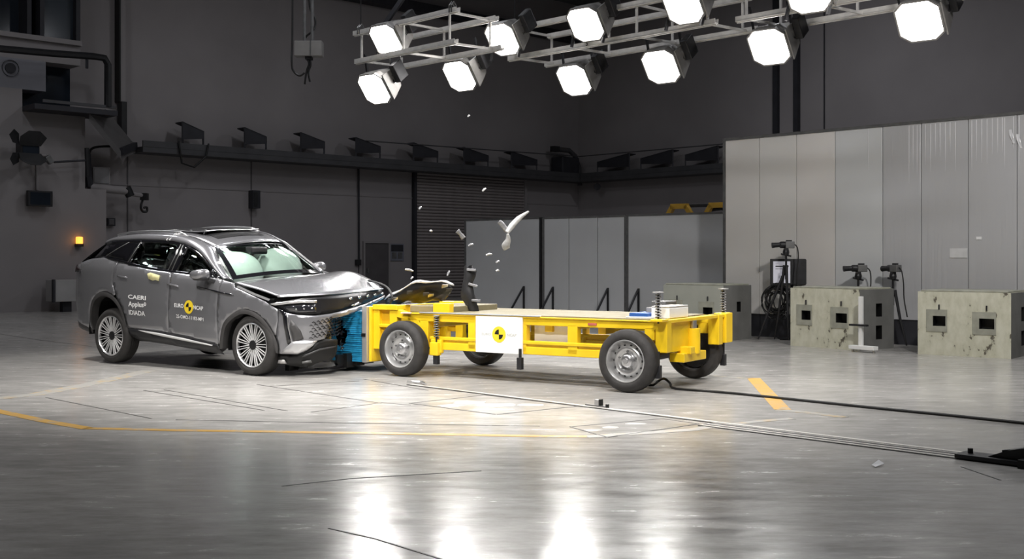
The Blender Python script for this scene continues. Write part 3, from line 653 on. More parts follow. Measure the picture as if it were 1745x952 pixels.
a = Vector((2.78, 21.0, 0)); block(a, -math.radians(46), 1.33, .85, .97, 'clean cream concrete block half hidden by the trolley end', [(.40, .52, .5, .68)], mat('clean cream paint', (.40, .41, .36), .55, 0, .06, 3))
a = ground(1347, 588.5); b = ground(1465, 597.5); blk2 = block(a, yw(a, b), (b-a).length, .9, .96, 'chipped cream concrete block under the middle camera', [(.42, .58, .52, .73), (.42, .58, .16, .38)])
a = ground(1564, 603); b = ground(1723, 611.5); block(a, yw(a, b), (b-a).length, .95, .95, 'chipped cream concrete block at the right picture edge', [(.5, .66, .52, .73), (.5, .66, .16, .38)])
# white clamp frame at the corner of the middle block
b2 = ground(1465, 597.5); cl = empty('clamp_frame', b2+Vector((-.03, -.05, 0)), yw(ground(1347, 588.5), b2), 'white slotted clamp frame at the corner of the chipped middle block', 'frame')
MB().box(.09, .15, -.14, -.08, .06, .86).build('upright_profile', 'panel_white', cl, bevel=.006)
MB().box(-.06, .26, -.17, -.11, .40, .43).build('cross_arm', 'black_plastic', cl)
MB().box(-.06, .40, -.18, -.06, .04, .10).build('base_profile', 'panel_white', cl, bevel=.006)
for x in (-.02, .36): MB().cyl((x, -.12, 0), (x, -.12, .05), .02, 8).build('levelling_foot', 'silver', cl)
# ------------------------------------------------------------------ cameras on tripods, monitor, cables
def cam_tripod(loc, ztop, label, yaw, legs=True, big=1.0, foot=None):
    o = empty('tripod_camera', (loc[0], loc[1], 0), 0, label, 'camera', 'high speed cameras on tripods')
    zc = ztop; za = ztop-.36
    for k in range(3):
        a = yaw+k*2*math.pi/3+.5; f = Vector((math.cos(a)*.30*big, math.sin(a)*.30*big, .015))
        if foot and k == 0: f = foot-Vector((loc[0], loc[1], -.015))
        MB().tube([(math.cos(a)*.03, math.sin(a)*.03, za), f.lerp(Vector((0, 0, za)), .45), f], [.028, .022, .014], 8).build('leg', 'black_plastic', o)
    MB().tube([(0, 0, za-.25), (0, 0, zc-.14)], .02, 10).build('centre_column', 'dark_steel', o)
    MB().lathe([(0, -.05), (.05, -.05), (.06, 0), (.05, .05), (0, .05)], 12).build('tripod_head', 'black_plastic', o).matrix_local = Matrix.Translation((0, 0, zc-.13)) @ Matrix.Rotation(math.pi/2, 4, 'X')
    MB().tube([(-.09, 0, zc-.16), (.09, 0, zc-.20)], .016, 8).build('pan_handle', 'black_plastic', o)
    MB().box(-.03, .03, -.06, .06, zc-.09, zc-.06).build('quick_plate', 'dark_steel', o)
    c = empty('camera_unit', (0, 0, zc)); c.parent = o; c.rotation_euler = (0, 0, yaw)
    MB().box(-.02, .14, -.06, .06, -.06, .06).build('camera_body', 'mid_steel', c, bevel=.01)
    MB().tube([(-.02, 0, 0), (-.10, 0, 0), (-.12, 0, 0), (-.20, 0, -.005), (-.25, 0, -.01)], [.06, .06, .042, .045, .05], 14).build('lens', 'black_plastic', c, smooth=True)
    MB().box(-.0, .10, -.02, .02, .06, .085).build('top_handle', 'black_plastic', c)
    MB().tube(smoothpoly([(.13, 0, .02), (.2, 0, -.05), (.22, .02, -.25), (.2, .05, -.5), (.22, .1, -.8)], 4), .010, 6).build('camera_cable', 'cable', c)
    return o
cam_tripod((4.85, 20.25), HC+(HZ-417)*20.25/FPX, 'black camera on a tall tripod in front of the monitor', 0, foot=ground(1292, 579), big=.7)
cam_tripod((5.87, 19.4), HC-(457-HZ)*19.4/FPX, 'black camera behind the chipped middle block pointing left', 0, big=.7)
cam_tripod((6.31, 18.95), HC-(457-HZ)*18.95/FPX, 'camera on a thin tripod between the middle and right blocks', -1.15, big=.75)
mo = empty('monitor_stand', (5.0, 20.62, 0), -math.radians(8), 'black monitor showing a white page on a stand behind the tripod', 'monitor')
zc = HC-(463-HZ)*20.62/FPX
MB().box(-.34, .34, -.03, .04, zc-.235, zc+.235).build('monitor_frame', 'black_plastic', mo, bevel=.008)
MB().box(-.29, .01, -.035, -.03, zc-.20, zc+.19).build('screen', 'screen', mo)
mb = MB()
for k_, (x0, x1, z_) in enumerate([(-.25, -.05, .09), (-.25, -.06, .05), (-.20, -.10, -.08), (-.20, -.12, -.11)]): mb.box(x0, x1, -.037, -.035, zc+z_, zc+z_+(.02 if k_ == 0 else .008))
mb.build('page_lines', 'hood_dark', mo)
MB().box(.03, .33, -.036, -.03, zc-.22, zc+.22).build('dark_half', 'dark_steel', mo)
MB().cyl((.05, .07, .03), (.05, .07, zc), .03, 10).build('stand_pole', 'dark_steel', mo)
MB().box(-.2, .3, -.1, .22, 0, .03).build('stand_foot', 'dark_steel', mo)
random.seed(11)
cbn = tag(empty('cable_coil', (4.70, 20.42, 0)), 'tangled coil of black cables hanging below the monitor', 'cable')
mb = MB()
for k in range(22):
    r1 = random.uniform(.14, .27); cx_ = random.uniform(-.06, .10)+(.42 if k > 14 else 0); cz = random.uniform(.66, .76)-(.16 if k > 14 else 0); ph = random.uniform(0, 6)
    mb.tube([(cx_+r1*.95*math.cos(t+ph), random.uniform(-.06, .06), cz+r1*1.15*math.sin(t+ph)) for t in [2*math.pi*j/20 for j in range(20)]], .011, 5, closed=True)
mb.build('cable_loops', 'cable', cbn)['kind'] = 'stuff'
MB().tube(smoothpoly([(.42, 0, .5), (.5, .02, .3), (.45, .0, .1), (.3, -.05, .015), (.05, -.15, .015)], 5), .012, 6).build('cable_tail', 'cable', cbn)
MB().bar((-.02, .05, .9), (.5, .05, .9), .03).build('cable_hook', 'dark_steel', cbn)
# ------------------------------------------------------------------ floor markings, rails and plates: pieces of the floor
def strip(pts, w, name, m, z=.0012, h=.0012):
    pts = [ground(*p) if len(p) == 2 else Vector(p) for p in pts]; L_ = []; Rr = []
    for i, p in enumerate(pts):
        d = (pts[min(i+1, len(pts)-1)]-pts[max(i-1, 0)]); d.z = 0; d.normalize(); n = Vector((-d.y, d.x, 0))
        ww = w[i] if isinstance(w, (list, tuple)) else w
        L_.append(p+n*ww/2); Rr.append(p-n*ww/2)
    mb = MB(); k = len(pts)
    mb.grid([[v+Vector((0, 0, z+h)) for v in L_], [v+Vector((0, 0, z+h)) for v in Rr]])
    for a in (L_, Rr): mb.grid([[v+Vector((0, 0, z+h)) for v in a], [Vector((v.x, v.y, 0)) for v in a]])
    return mb.build(name, m, floor)
strip([(-160, 664), (0, 701), (75, 717), (150, 730)], .12, 'floor_line', 'orange_line')
strip([(145, 729.5), (300, 733), (500, 736), (700, 739), (860, 742), (1000, 744)], .10, 'floor_line', 'orange_line')
strip([(1000, 744), (1080, 739), (1180, 732), (1235, 724)], .12, 'floor_line', 'faint_line')
strip([(1235, 724), (1300, 717), (1350, 713)], .10, 'floor_line', 'faint_line')
strip([(-30, 681), (60, 672), (150, 655), (255, 631)], .22, 'floor_line', 'faint_line')
strip([(1215, 640), (1278, 645)], .09, 'floor_line', 'faint_line')
strip([(1284, 644), (1334, 698)], .16, 'floor_line', 'orange_line')
strip([(1325, 698), (1380, 703), (1440, 711)], .12, 'floor_line', 'faint_line')
for q in ([(78, 677), (168, 695), (258, 713)], [(245, 665), (450, 699)], [(280, 664), (490, 700)], [(438, 655), (650, 687)], [(300, 715), (500, 719), (920, 726)], [(460, 658), (612, 649)],
          [(0, 569), (80, 581), (157, 590)], [(620, 646), (730, 665)], [(1638, 795), (1705, 818)], [(480, 828), (600, 815), (820, 802)], [(560, 900), (640, 918), (760, 955)]):
    strip(q, .012, 'floor_groove', 'groove')
strip([(530, 702), (650, 686), (700, 690)], .01, 'floor_groove', 'groove')
# steel tow rail in the floor, several bars side by side
r0, r1 = ground(700, 655), ground(1745, 784); dr = (r1-r0).normalized(); nr = Vector((-dr.y, dr.x, 0))
for k_, (o_, w_, m_) in enumerate([(.0, .045, 'rail'), (-.05, .03, 'groove')]): strip([tuple(r0+nr*o_), tuple(r1+nr*o_+dr*3)], w_, 'tow_rail', m_, .002, .004)
rs = ground(1225, 719)
for o_, m_, w_ in ((-.10, 'rail', .028), (-.14, 'groove', .04), (-.19, 'rail', .028), (-.23, 'groove', .04), (-.28, 'rail', .03), (-.32, 'groove', .02)): strip([tuple(rs+nr*(o_+.02)), tuple(r1+dr*3+nr*(o_+.02))], w_, 'tow_rail', m_, .002, .004)
def gplate(q, m, name='floor_plate'):
    v = [ground(*p) for p in q]; n = len(v); mb = MB(); mb.add([p+Vector((0, 0, .0008)) for p in v]+[Vector((p.x, p.y, 0)) for p in v], [tuple(range(n))]+[(i, (i+1) % n, n+(i+1) % n, n+i) for i in range(n)])
    o = mb.build(name, m, floor)
    for i in range(n): strip([q[i], q[(i+1) % n]], .02, 'plate_joint', 'groove', .0015)
gplate([(698, 687), (826, 673), (984, 692), (846, 706)], 'floor')
gplate([(972, 727), (1128, 713), (1190, 722), (1035, 745)], 'floor')
random.seed(14)
for (cx_, cy_, rx, ry) in ((800, 686, 38, 4), (850, 690, 45, 4), (905, 690, 30, 3), (770, 691, 25, 3), (835, 698, 40, 2.5), (1040, 728, 18, 2.5), (1085, 722, 22, 2), (1010, 733, 16, 2)):
    q = [ground(cx_+rx*random.uniform(.6, 1.1)*math.cos(t), cy_+ry*random.uniform(.6, 1.1)*math.sin(t)) for t in [2*math.pi*k/11 for k in range(11)]]
    MB().add([v+Vector((0, 0, .0016)) for v in q]+[Vector((v.x, v.y, 0)) for v in q], [tuple(range(11))]+[(i, (i+1) % 11, 11+(i+1) % 11, 11+i) for i in range(11)]).build('floor_scuff', 'scuff', floor)
# tow clamp on the rail and dolly at the right edge
def tow_frame(name, p, label, cat): return empty(name, p, math.atan2(dr.y, dr.x), label, cat)
tc = tow_frame('tow_clamp', ground(1015, 693), 'small grey steel tow clamp standing on the floor rail below the trolley', 'clamp')
MB().box(-.12, .14, -.02, .02, 0, .02).build('clamp_base', 'mid_steel', tc); MB().box(.0, .06, -.02, .02, .02, .075).build('clamp_block', 'alu', tc, bevel=.004); MB().box(.06, .075, -.025, .025, .02, .08).build('clamp_stop', 'black', tc); MB().box(.14, .16, -.015, .015, 0, .04).build('clamp_pin', 'black', tc)
td = tow_frame('tow_dolly', ground(1640, 780), 'black tow dolly with a shiny bar on the rail at the right edge', 'dolly')
MB().box(-.02, .55, -.09, .10, .01, .04).build('dolly_plate', 'dark_steel', td, bevel=.004)
mb = MB(); mb.prism([(.20, .04), (.62, .04), (.60, .11), (.50, .14), (.34, .10)], lambda a, b: (a, -.04, b), lambda a, b: (a, .10, b)); mb.build('dolly_body', 'black_plastic', td)
MB().bar((.25, .12, .05), (.60, .12, .12), .05).build('dolly_arm', 'black_plastic', td); MB().cyl((.05, .02, .04), (.05, .02, .075), .02, 8).build('dolly_pin', 'black', td)
MB().bar((.55, .06, .10), (2.6, .06, .06), .05, .035).build('pull_bar', 'chrome', td); MB().bar((.55, -.03, .05), (2.6, -.03, .04), .04).build('lower_bar', 'dark_steel', td); MB().box(.45, .50, -.14, .14, .0, .06).build('dolly_axle', 'black', td)
tag(MB().tube(smoothpoly([tuple(p) for p in (ground(1095, 658)+Vector((0, 0, .03)), ground(1112, 659)+Vector((0, 0, .02)), ground(1122, 658)+Vector((0, 0, .06)), ground(1132, 660)+Vector((0, 0, .10)), ground(1142, 662)+Vector((0, 0, .06)), ground(1152, 664)+Vector((0, 0, .014)), ground(1230, 670)+Vector((0, 0, .014)), ground(1310, 678)+Vector((0, 0, .014)), ground(1500, 698)+Vector((0, 0, .014)), ground(1620, 710)+Vector((0, 0, .014)), ground(1800, 729)+Vector((0, 0, .014)))], 4), .014, 8).build('floor_cable', 'cable', smooth=True), 'black cable trailing from the trolley across the floor to the right', 'cable')
tag(MB().add([ground(1485, 795)+Vector((0, 0, .01)), ground(1497, 791)+Vector((0, 0, .03)), ground(1507, 793)+Vector((0, 0, .012)), ground(1492, 797)+Vector((0, 0, .004))], [(0, 1, 2), (0, 2, 3)]).build('paper_scrap', 'white', solid=.004), 'white crumpled scrap lying on the bare floor at the right', 'scrap')
hk = empty('floor_hook', ground(716, 654), -.6, 'small pale steel hook lying on the rail beside the near front trolley wheel', 'hook')
MB().tube([(-.12, 0, .02), (0, 0, .02), (.06, -.03, .03), (.16, -.1, .02)], .014, 6).build('hook_rod', 'silver', hk); MB().box(-.18, -.08, -.02, .02, 0, .03).build('hook_end', 'alu', hk)
# ------------------------------------------------------------------ yellow barrier trolley
TO = Vector((-.0992*14.01, 14.01, 0)); TYAW = -math.radians(33)
tr = empty('barrier_trolley', TO, TYAW, 'yellow steel crash barrier trolley with silver wheels and blue honeycomb front', 'trolley')
def steel_wheel(y0, flip):
    """axle along y; outer face at y0, tyre going inward"""
    s = -1 if flip else 1; Rr = .34; f = lambda prof: [(r, y0+s*y) for r, y in prof]
    w = MB().lathe(f([(.228, .02), (.245, .006), (.275, .0), (.31, .012), (.333, .035), (.34, .06), (.34, .155), (.333, .18), (.31, .205), (.245, .21), (.228, .19)]), 48).build('wheel', 'rubber', tr, smooth=True)
    grooves = MB()
    for y in (.08, .108, .136): grooves.lathe(f([(.3415, y-.005), (.3415, y+.005)]), 40)
    grooves.build('tread_groove', 'black', w)
    MB().lathe(f([(.228, .19), (.222, .05), (.232, .012), (.222, .008), (.214, .02), (.205, .05), (.200, .085), (.187, .10), (.172, .092), (.150, .065), (.132, .060), (.112, .072), (.085, .085), (.075, .085)]), 48).build('rim', 'steel_wheel', w, smooth=50)
    MB().lathe(f([(.085, .085), (.072, .06), (.068, .045), (.055, .035), (.03, .032), (.028, .012), (0, .012)]), 24).build('hub_cap', 'silver', w, smooth=50)
    for k in range(14):
        a = 2*math.pi*k/14; c = Vector((.166*math.cos(a), y0+s*.083, .166*math.sin(a)))
        MB().cyl(c, c+Vector((0, s*.02, 0)), .0135, 10).build('vent_hole', 'black', w)
    for k in range(5):
        a = 2*math.pi*k/5+.3; c = Vector((.1*math.cos(a), y0+s*.058, .1*math.sin(a)))
        MB().cyl(c, c+Vector((0, s*.03, 0)), .011, 6).build('wheel_bolt', 'mid_steel', w)
    MB().lathe(f([(.21, .12), (0, .13)]), 24).build('wheel_back', 'dark_steel', w)
    return w
for x in (0, 3.1):
    a = steel_wheel(0, False); a.location = (x, 0, .342); b = steel_wheel(1.95, True); b.location = (x, 0, .342)
    MB().cyl((x, .15, .342), (x, 1.8, .342), .045, 12).build('axle', 'dark_steel', tr)
YN, YF = .24, 1.66          # near and far side frames
def beam(name, x0, x1, y0, y1, z0, z1, m='yellow', bev=.008): return MB().box(x0, x1, y0, y1, z0, z1).build(name, m, tr, bevel=bev)
for y in (YN, YF):
    beam('side_rail', -.05, 3.36, y, y+.10, .675, .765); beam('rail_flange', .02, 3.36, y-.02, y+.12, .758, .775)
    beam('lower_rail', .30, 2.72, y, y+.10, .335, .425); beam('lower_rail_top', .30, 2.72, y-.01, y+.06, .455, .495); beam('rail_web', .30, 2.72, y+.02, y+.03, .42, .46)
    for x0, x1 in ((.14, .27), (.87, .98), (1.64, 1.70), (2.25, 2.38)): beam('side_post', x0, x1, y+.0, y+.09, .36, .70)
    # slanted front gusset and front post
    mb = MB(); mb.prism([(-.24, .82), (-.02, .76), (.12, .69), (.20, .50), (.14, .42), (.04, .66), (-.24, .72)], lambda a, c: (a, y, c), lambda a, c: (a, y+.09, c)); mb.build('front_gusset', 'yellow', tr, bevel=.006)
    beam('front_cap', -.60, -.20, y-.02, y+.16, .80, .865)
    beam('front_post', -.60, -.50, y, y+.12, .30, .81); beam('front_bracket', -.34, -.22, y, y+.10, .34, .81)
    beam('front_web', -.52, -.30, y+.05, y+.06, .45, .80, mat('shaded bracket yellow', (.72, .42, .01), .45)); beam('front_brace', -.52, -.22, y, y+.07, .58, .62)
    # rear corner
    beam('rear_post', 3.35, 3.49, y, y+.12, .43, .785); beam('rear_arm', 3.10, 3.36, y+.01, y+.09, .66, .74); beam('rear_knee', 3.22, 3.34, y, y+.08, .56, .70)
for x0, x1 in ((-.58, -.48), (.2, .3), (1.0, 1.1), (1.9, 2.0), (2.6, 2.7)): beam('cross_beam', x0, x1, YN+.08, YF+.02, .60, .70)
beam('front_plate', -.64, -.60, .20, 1.74, .14, .84)
# rear end: plate, cross beam, hitch, far outrigger
beam('rear_cross_rail', 3.38, 3.48, YN+.1, 2.02, .745, .785)
beam('rear_plate', 3.40, 3.44, YN+.12, 1.02, .42, .745)
beam('rear_lower_beam', 3.34, 3.52, .62, 1.22, .30, .40); beam('rear_cylinder_base', 3.40, 3.56, .70, .82, .39, .47)
MB().cyl((3.47, .98, .38), (3.47, .98, .66), .075, 18).build('hydraulic_cylinder', 'yellow', tr, smooth=True); MB().cyl((3.47, .98, .66), (3.47, .98, .75), .035, 14).build('cylinder_rod', 'silver', tr, smooth=True)
beam('outrigger', 3.34, 3.50, 1.86, 2.06, .44, .795); beam('outrigger_arm', 3.36, 3.46, 1.7, 1.9, .66, .76)
# stabiliser feet with coil springs above
def foot(x, y, ztop, spring=True, zs=.80, zs1=1.09):
    f = MB().tube([(x, y, ztop), (x, y, .30)], .018, 8).build('stabiliser_foot', 'dark_steel', tr)
    MB().box(x-.032, x+.032, y-.03, y+.03, .16, .30).build('foot_block', 'dark_steel', f, bevel=.006)
    if spring:
        n = 9; pts = [(x+.030*math.cos(a*2*math.pi/10), y+.030*math.sin(a*2*math.pi/10), zs+(zs1-zs-.02)*a/(10*n)) for a in range(10*n+1)]
        MB().tube(pts, .006, 6).build('coil_spring', 'mid_steel', f)
        MB().cyl((x, y, zs-.05), (x, y, zs1), .012, 8).build('spring_rod', 'dark_steel', f); MB().cyl((x, y, zs1-.012), (x, y, zs1), .062 if zs1 > 1 else .04, 18).build('spring_cap', 'alu', f)
foot(.43, .20, .42, True, .48, .76); beam('spring_sleeve', .36, .48, .15, .24, .27, .43); beam('sleeve_bracket', .34, .50, .20, .26, .30, .46)
foot(1.64, .20, .40, False); foot(3.42, .17, .45, True, .80, 1.09); foot(3.42, 1.96, .48, True, .80, 1.09)
beam('spring_seat', 3.36, 3.50, .1, .26, .77, .80); beam('spring_seat', 3.36, 3.48, 1.88, 2.04, .79, .80)
# deck boards, ballast and instruments
mg = mat('weathered deck board', (.22, .19, .11), .6, 0, .15, 4)
for k in range(5): beam('deck_board', .22, 3.30, YN+.02+k*.285, YN+.29+k*.285, .772, .790, mg, .003)
beam('deck_edge', .15, 1.9, YN-.03, YN+.01, .775, .79, 'alu', .003)
beam('front_ballast', -.12, .55, YN+.14, YF-.3, .775, .86, mg); beam('ballast_clamp', .30, .55, YN+.06, YN+.16, .78, .90)
beam('data_recorder', 2.95, 3.18, .40, .78, .80, .845, mat('recorder blue', (.03, .10, .34), .4)); beam('recorder_base', 2.92, 3.22, .38, .80, .788, .805, 'panel_white')
beam('battery_box', 2.98, 3.16, .90, 1.2, .80, .96, 'mid_steel'); beam('white_case', 3.2, 3.42, .45, .95, .79, .905, 'panel_white'); beam('case_lid', 3.2, 3.42, .45, .95, .908, .925, 'alu'); beam('cable_case', 3.06, 3.2, .6, .8, .80, .90, 'copper')
# white side plates and target
beam('side_plate', 1.0, 1.66, YN-.025, YN-.005, .335, .765, 'panel_white', .003); beam('inner_plate', 1.73, 2.19, .37, .385, .455, .69, 'panel_white', .003)
beam('reflector', 2.52, 2.63, YN-.008, YN, .70, .725, mat('red reflector', (.5, .12, .10), .4), .002); beam('tyre_marker', -.12, .02, YN-.05, YN, .765, .78, mat('pink tag', (.72, .50, .48), .5), .002)
def target(f, r, parent, name='target_mark'):
    c = [(r*math.cos(2*math.pi*k/32), r*math.sin(2*math.pi*k/32)) for k in range(32)]
    t = MB().add([f(a, b, 0) for a, b in c], [tuple(range(32))]).build(name, 'yellow_sign', parent, fix=False)
    q = r*.62
    for a0 in (math.pi/2, -math.pi/2):
        arc = [(0, 0)]+[(q*math.cos(a0+k*math.pi/16), q*math.sin(a0+k*math.pi/16)) for k in range(9)]
        MB().add([f(a, b, 1) for a, b in arc], [tuple(range(10))]).build('target_quadrant', 'black', t, fix=False)
    return t
target(lambda a, b, k: (1.335+a, YN-.027-.001*k, .555+b), .095, tr)
for s_, x0, x1 in (('EURO', 1.09, 1.22), ('NCAP', 1.45, 1.58)):
    v, f = text_net(s_); MB().add([(x0+a*(x1-x0), YN-.0275, .54+b*.03) for a, b in v], f).build('plate_lettering', mat('pale grey print', (.55, .55, .52), .5), tr, fix=False)
# barrier: backing plate and crushed blue honeycomb, layer on layer
beam('barrier_plate', -.72, -.645, .16, 1.42, .13, .84, 'alu', .004)
beam('plate_tape', -.725, -.66, .150, .17, .46, .50, 'black', .002)
random.seed(5); mb = MB(); nz = 26; z0, z1 = .125, .775
for k in range(nz):
    za = z0+(z1-z0)*k/nz; zb = za+(z1-z0)/nz*.80; x1 = -.725; x0 = -1.10+random.uniform(-.02, .02)-.07*math.sin(k*.33+.5)-(.07 if k < 8 else 0); j = random.uniform(-.012, .012)
    for q in range(6):
        ya = .24+q*.18; n0 = x0+.03*math.sin(q*2.1+k); n1 = x0+.03*math.sin((q+1)*2.1+k)
        mb.add([(n0, ya+j, za), (x1, ya+j*.5, za), (x1, ya+.18, za), (n1, ya+.18+j, za), (n0+.01, ya+j, zb), (x1, ya+j*.5, zb), (x1, ya+.18, zb), (n1+.01, ya+.18+j, zb)], [(3,2,1,0),(4,5,6,7),(0,1,5,4),(1,2,6,5),(2,3,7,6),(3,0,4,7)])
hb = mb.build('honeycomb_barrier', 'blue', tr, fix=False); hb['label'] = 'crushed blue aluminium honeycomb face'; hb['kind'] = 'stuff'
MB().box(-1.06, -.73, .262, 1.30, .135, .765).build('honeycomb_core', mat('deep honeycomb blue', (.008, .13, .30), .5, .2), tr)
# ------------------------------------------------------------------ grey car, nose down against the barrier
CO = Vector((-4.985, 16.518, 0)); CYAW = -math.radians(35)
car = empty('car', CO, CYAW, 'grey metallic crash test car with crushed front, white lettering on its doors', 'car')
CU = Vector((math.cos(CYAW), math.sin(CYAW), 0)); CV = Vector((-math.sin(CYAW), math.cos(CYAW), 0))
def chit(px, py, y):       # point of the car's near side plane
    p = plane_hit(px, py, CO+CV*y, CV)-CO; return p.dot(CU), p.z
PLAN = [(-1.13, 0), (-1.13, -.38), (-1.115, -.57), (-1.07, -.72), (-.98, -.82), (-.82, -.88), (-.56, -.92), (-.28, -.943), (0, -.953), (.5, -.957), (1.4, -.96), (2.3, -.957), (2.7, -.955), (2.9, -.952), (3.08, -.938), (3.24, -.905), (3.38, -.85), (3.49, -.77),
        (3.57, -.66), (3.62, -.52), (3.645, -.36), (3.65, -.2), (3.63, 0), (3.6, .25), (3.55, .5), (3.5, .75), (3.45, .9)]
sm = smoothpoly(PLAN, 5); ss = [0]
for a, b in zip(sm[:-1], sm[1:]): ss.append(ss[-1]+math.hypot(b[0]-a[0], b[1]-a[1]))
i27 = min(range(len(sm)), key=lambda i: (sm[i][0]-2.7)**2+(sm[i][1]+.955)**2); off = 2.7-ss[i27]; ss = [s+off for s in ss]
def plan(s):
    i = 0
    while i < len(ss)-2 and ss[i+1] < s: i += 1
    t = (s-ss[i])/(ss[i+1]-ss[i]); a, b = sm[i], sm[i+1]; p = Vector((a[0]+(b[0]-a[0])*t, a[1]+(b[1]-a[1])*t))
    a2, b2 = sm[max(0, i-1)], sm[min(len(sm)-1, i+2)]; d = Vector((b2[0]-a2[0], b2[1]-a2[1])).normalized(); return p, Vector((d.y, -d.x))   # point, outward normal
INSET = [(.15, .10), (.30, .055), (.42, .028), (.52, .020), (.60, .016), (.72, .002), (.85, 0), (1.0, .006), (1.12, .012), (1.19, .020), (1.25, .040), (1.31, .075), (1.40, .12)]
def side(s, z, out=0):
    p, n = plan(s); zp = z+.083*(min(max(s, -.2), 2.6)-1.4)
    q = p+n*(out-lerp_tab(INSET, zp)); return Vector((q.x, q.y, z))
ROLL = .045
def far(v): return Vector((v.x, -v.y, v.z+2*.95*ROLL))
def body(name, poly, m='paint', step=.07, out=0, parent=None, both=True, thick=.012, sm_=35):
    o = panel(poly, lambda a, b: side(a, b, out), step).build(name, m, parent or car, smooth='all', solid=thick, fix=False)
    if both: panel(poly, lambda a, b: far(side(a, b, out)), step*1.6, flip=True).build(name, m, parent or car, smooth='all', solid=thick, fix=False)
    return o
def offset_arc(c, pts, k): return [(c[0]+(p[0]-c[0])*k, c[1]+(p[1]-c[1])*k) for p in pts]
belt = [(-.58, 1.452), (-.144, 1.462), (.12, 1.415), (.371, 1.363), (.794, 1.307), (1.257, 1.268), (1.603, 1.244), (2.2, 1.194), (2.27, 1.186)]
def zb(x): return lerp_tab(belt, x)
r_arch = smoothpoly([(-.500, .45), (-.526, .623), (-.466, .817), (-.308, .953), (-.113, .988), (.08, .936), (.232, .81), (.326, .601), (.352, .42)], 3)
f_arch = smoothpoly([(2.205, .30), (2.28, .575), (2.408, .709), (2.63, .812), (2.848, .797), (3.032, .707), (3.183, .522), (3.262, .29)], 3)
g = .004
# quarter panel, doors, front wing
body('quarter_panel', [(-.95, 1.345), (-.75, 1.41), (-.58, 1.445), (-.30, 1.462), (-.12, 1.452), (.02, 1.43), (.10, 1.412), (.05, 1.25), (.05, 1.10), (.12, .96)]+list(reversed([p for p in r_arch if p[0] < .10]))+[(-.62, .48), (-.80, .52), (-.95, .56), (-1.15, .60), (-1.15, 1.30)], step=.06)
body('rear_bumper', [(-1.75, .60), (-1.15, .595), (-.95, .555), (-.80, .515), (-.62, .475), (-.50, .46), (-.53, .40), (-.80, .44), (-1.05, .49), (-1.75, .52)], 'clad', both=True)
body('rear_door', [(.104, 1.410), (.371, 1.355), (.794, 1.300), (1.255, 1.262), (1.262, 1.20), (1.235, .80), (1.225, .475), (.80, .492), (.365, .502)]+list(reversed([p for p in r_arch if p[0] > .145 and p[1] > .50]))+[(.125, .96), (.056, 1.10), (.056, 1.25)], step=.06)
body('front_door', [(1.262+g, 1.262), (1.603, 1.238), (2.2, 1.188), (2.245, 1.183), (2.205, 1.02), (2.188, .80), (2.188, .36), (1.6, .437), (1.225+g*2, .475), (1.235+g*2, .80), (1.262+g*2, 1.20)], step=.06)
body('front_wing', [(2.253, 1.183), (2.34, 1.165), (2.47, 1.143), (2.50, 1.088), (2.65, 1.045), (2.85, .985), (3.05, .921), (3.10, .895), (3.235, .832), (3.245, .70), (3.205, .50)]+list(reversed([p for p in f_arch if p[1] > .30 and p[0] < 3.19]))+[(2.196, .36), (2.196, .80), (2.213, 1.02)], step=.05, both=False)
panel([(2.253, 1.183), (2.47, 1.15), (2.75, 1.1), (2.85, .98), (2.8, .80), (2.63, .812), (2.408, .709), (2.28, .575), (2.196, .36), (2.2, .9)], lambda a, b: far(side(a, b)), .08, flip=True).build('front_wing', 'paint', car, smooth='all', solid=.012, fix=False)
# cladding round the arches
def arch_clad(pts, c, k):
    inn = offset_arc(c, pts, k); o = MB(); o.grid([[side(a, b, .004) for a, b in pts], [side((a+e)/2, (b+h)/2, .016) for (a, b), (e, h) in zip(pts, inn)], [side(a, b, .010) for a, b in inn], [side(a, b, -.10) for a, b in inn]])
    o.build('arch_cladding', 'clad', car, smooth=50, fix=False); m2 = MB(); m2.v = [far(v) for v in o.v]; m2.f = [tuple(reversed(f)) for f in o.f]; m2.build('arch_cladding', 'clad', car, smooth=50, fix=False)
arch_clad(r_arch, (-.09, .45), .89); arch_clad(f_arch, (2.76, .36), .88)
# liners: dark half drums behind the arches
for c, z in ((-.05, .46), (2.79, .36)):
    for s_ in (1, -1):
        mb = MB(); mb.lathe([(.50 if c < 1 else .45, -s_*.90+(.03 if s_ < 0 else 0)), (.50 if c < 1 else .45, -s_*.55), (0, -s_*.55)], 20, (c, 0, z), -.15, math.pi+.15); mb.build('wheel_liner', 'black', car, fix=False)
# sill with bright strip
body('sill', [(.37, .497), (.80, .486), (1.22, .470), (1.6, .432), (2.188, .352), (2.20, .30), (2.27, .235), (1.7, .275), (1.15, .315), (.60, .345), (.45, .38), (.36, .43)], 'black_plastic', .07, .002)
body('sill_strip', [(.60, .484), (.80, .474), (1.016, .462), (1.54, .412), (2.093, .347), (2.08, .335), (1.54, .380), (1.016, .428), (.75, .458)], 'bright', .05, .016, thick=.01)
# underbody blocks so nothing shows through
ub = mat('black underbody', (.01, .01, .01), .8)
mb = MB(); mb.box(.46, 2.26, -.86, .86, .33, .53); mb.box(-.95, .46, -.52, .52, .45, 1.0); mb.box(2.26, 3.1, -.50, .50, .22, .92); mb.box(-.95, -.56, -.70, .70, .55, 1.15); mb.build('underbody', ub, car)
MB().box(-.92, .2, -.8, .8, 1.02, 1.14).build('boot_floor', ub, car)
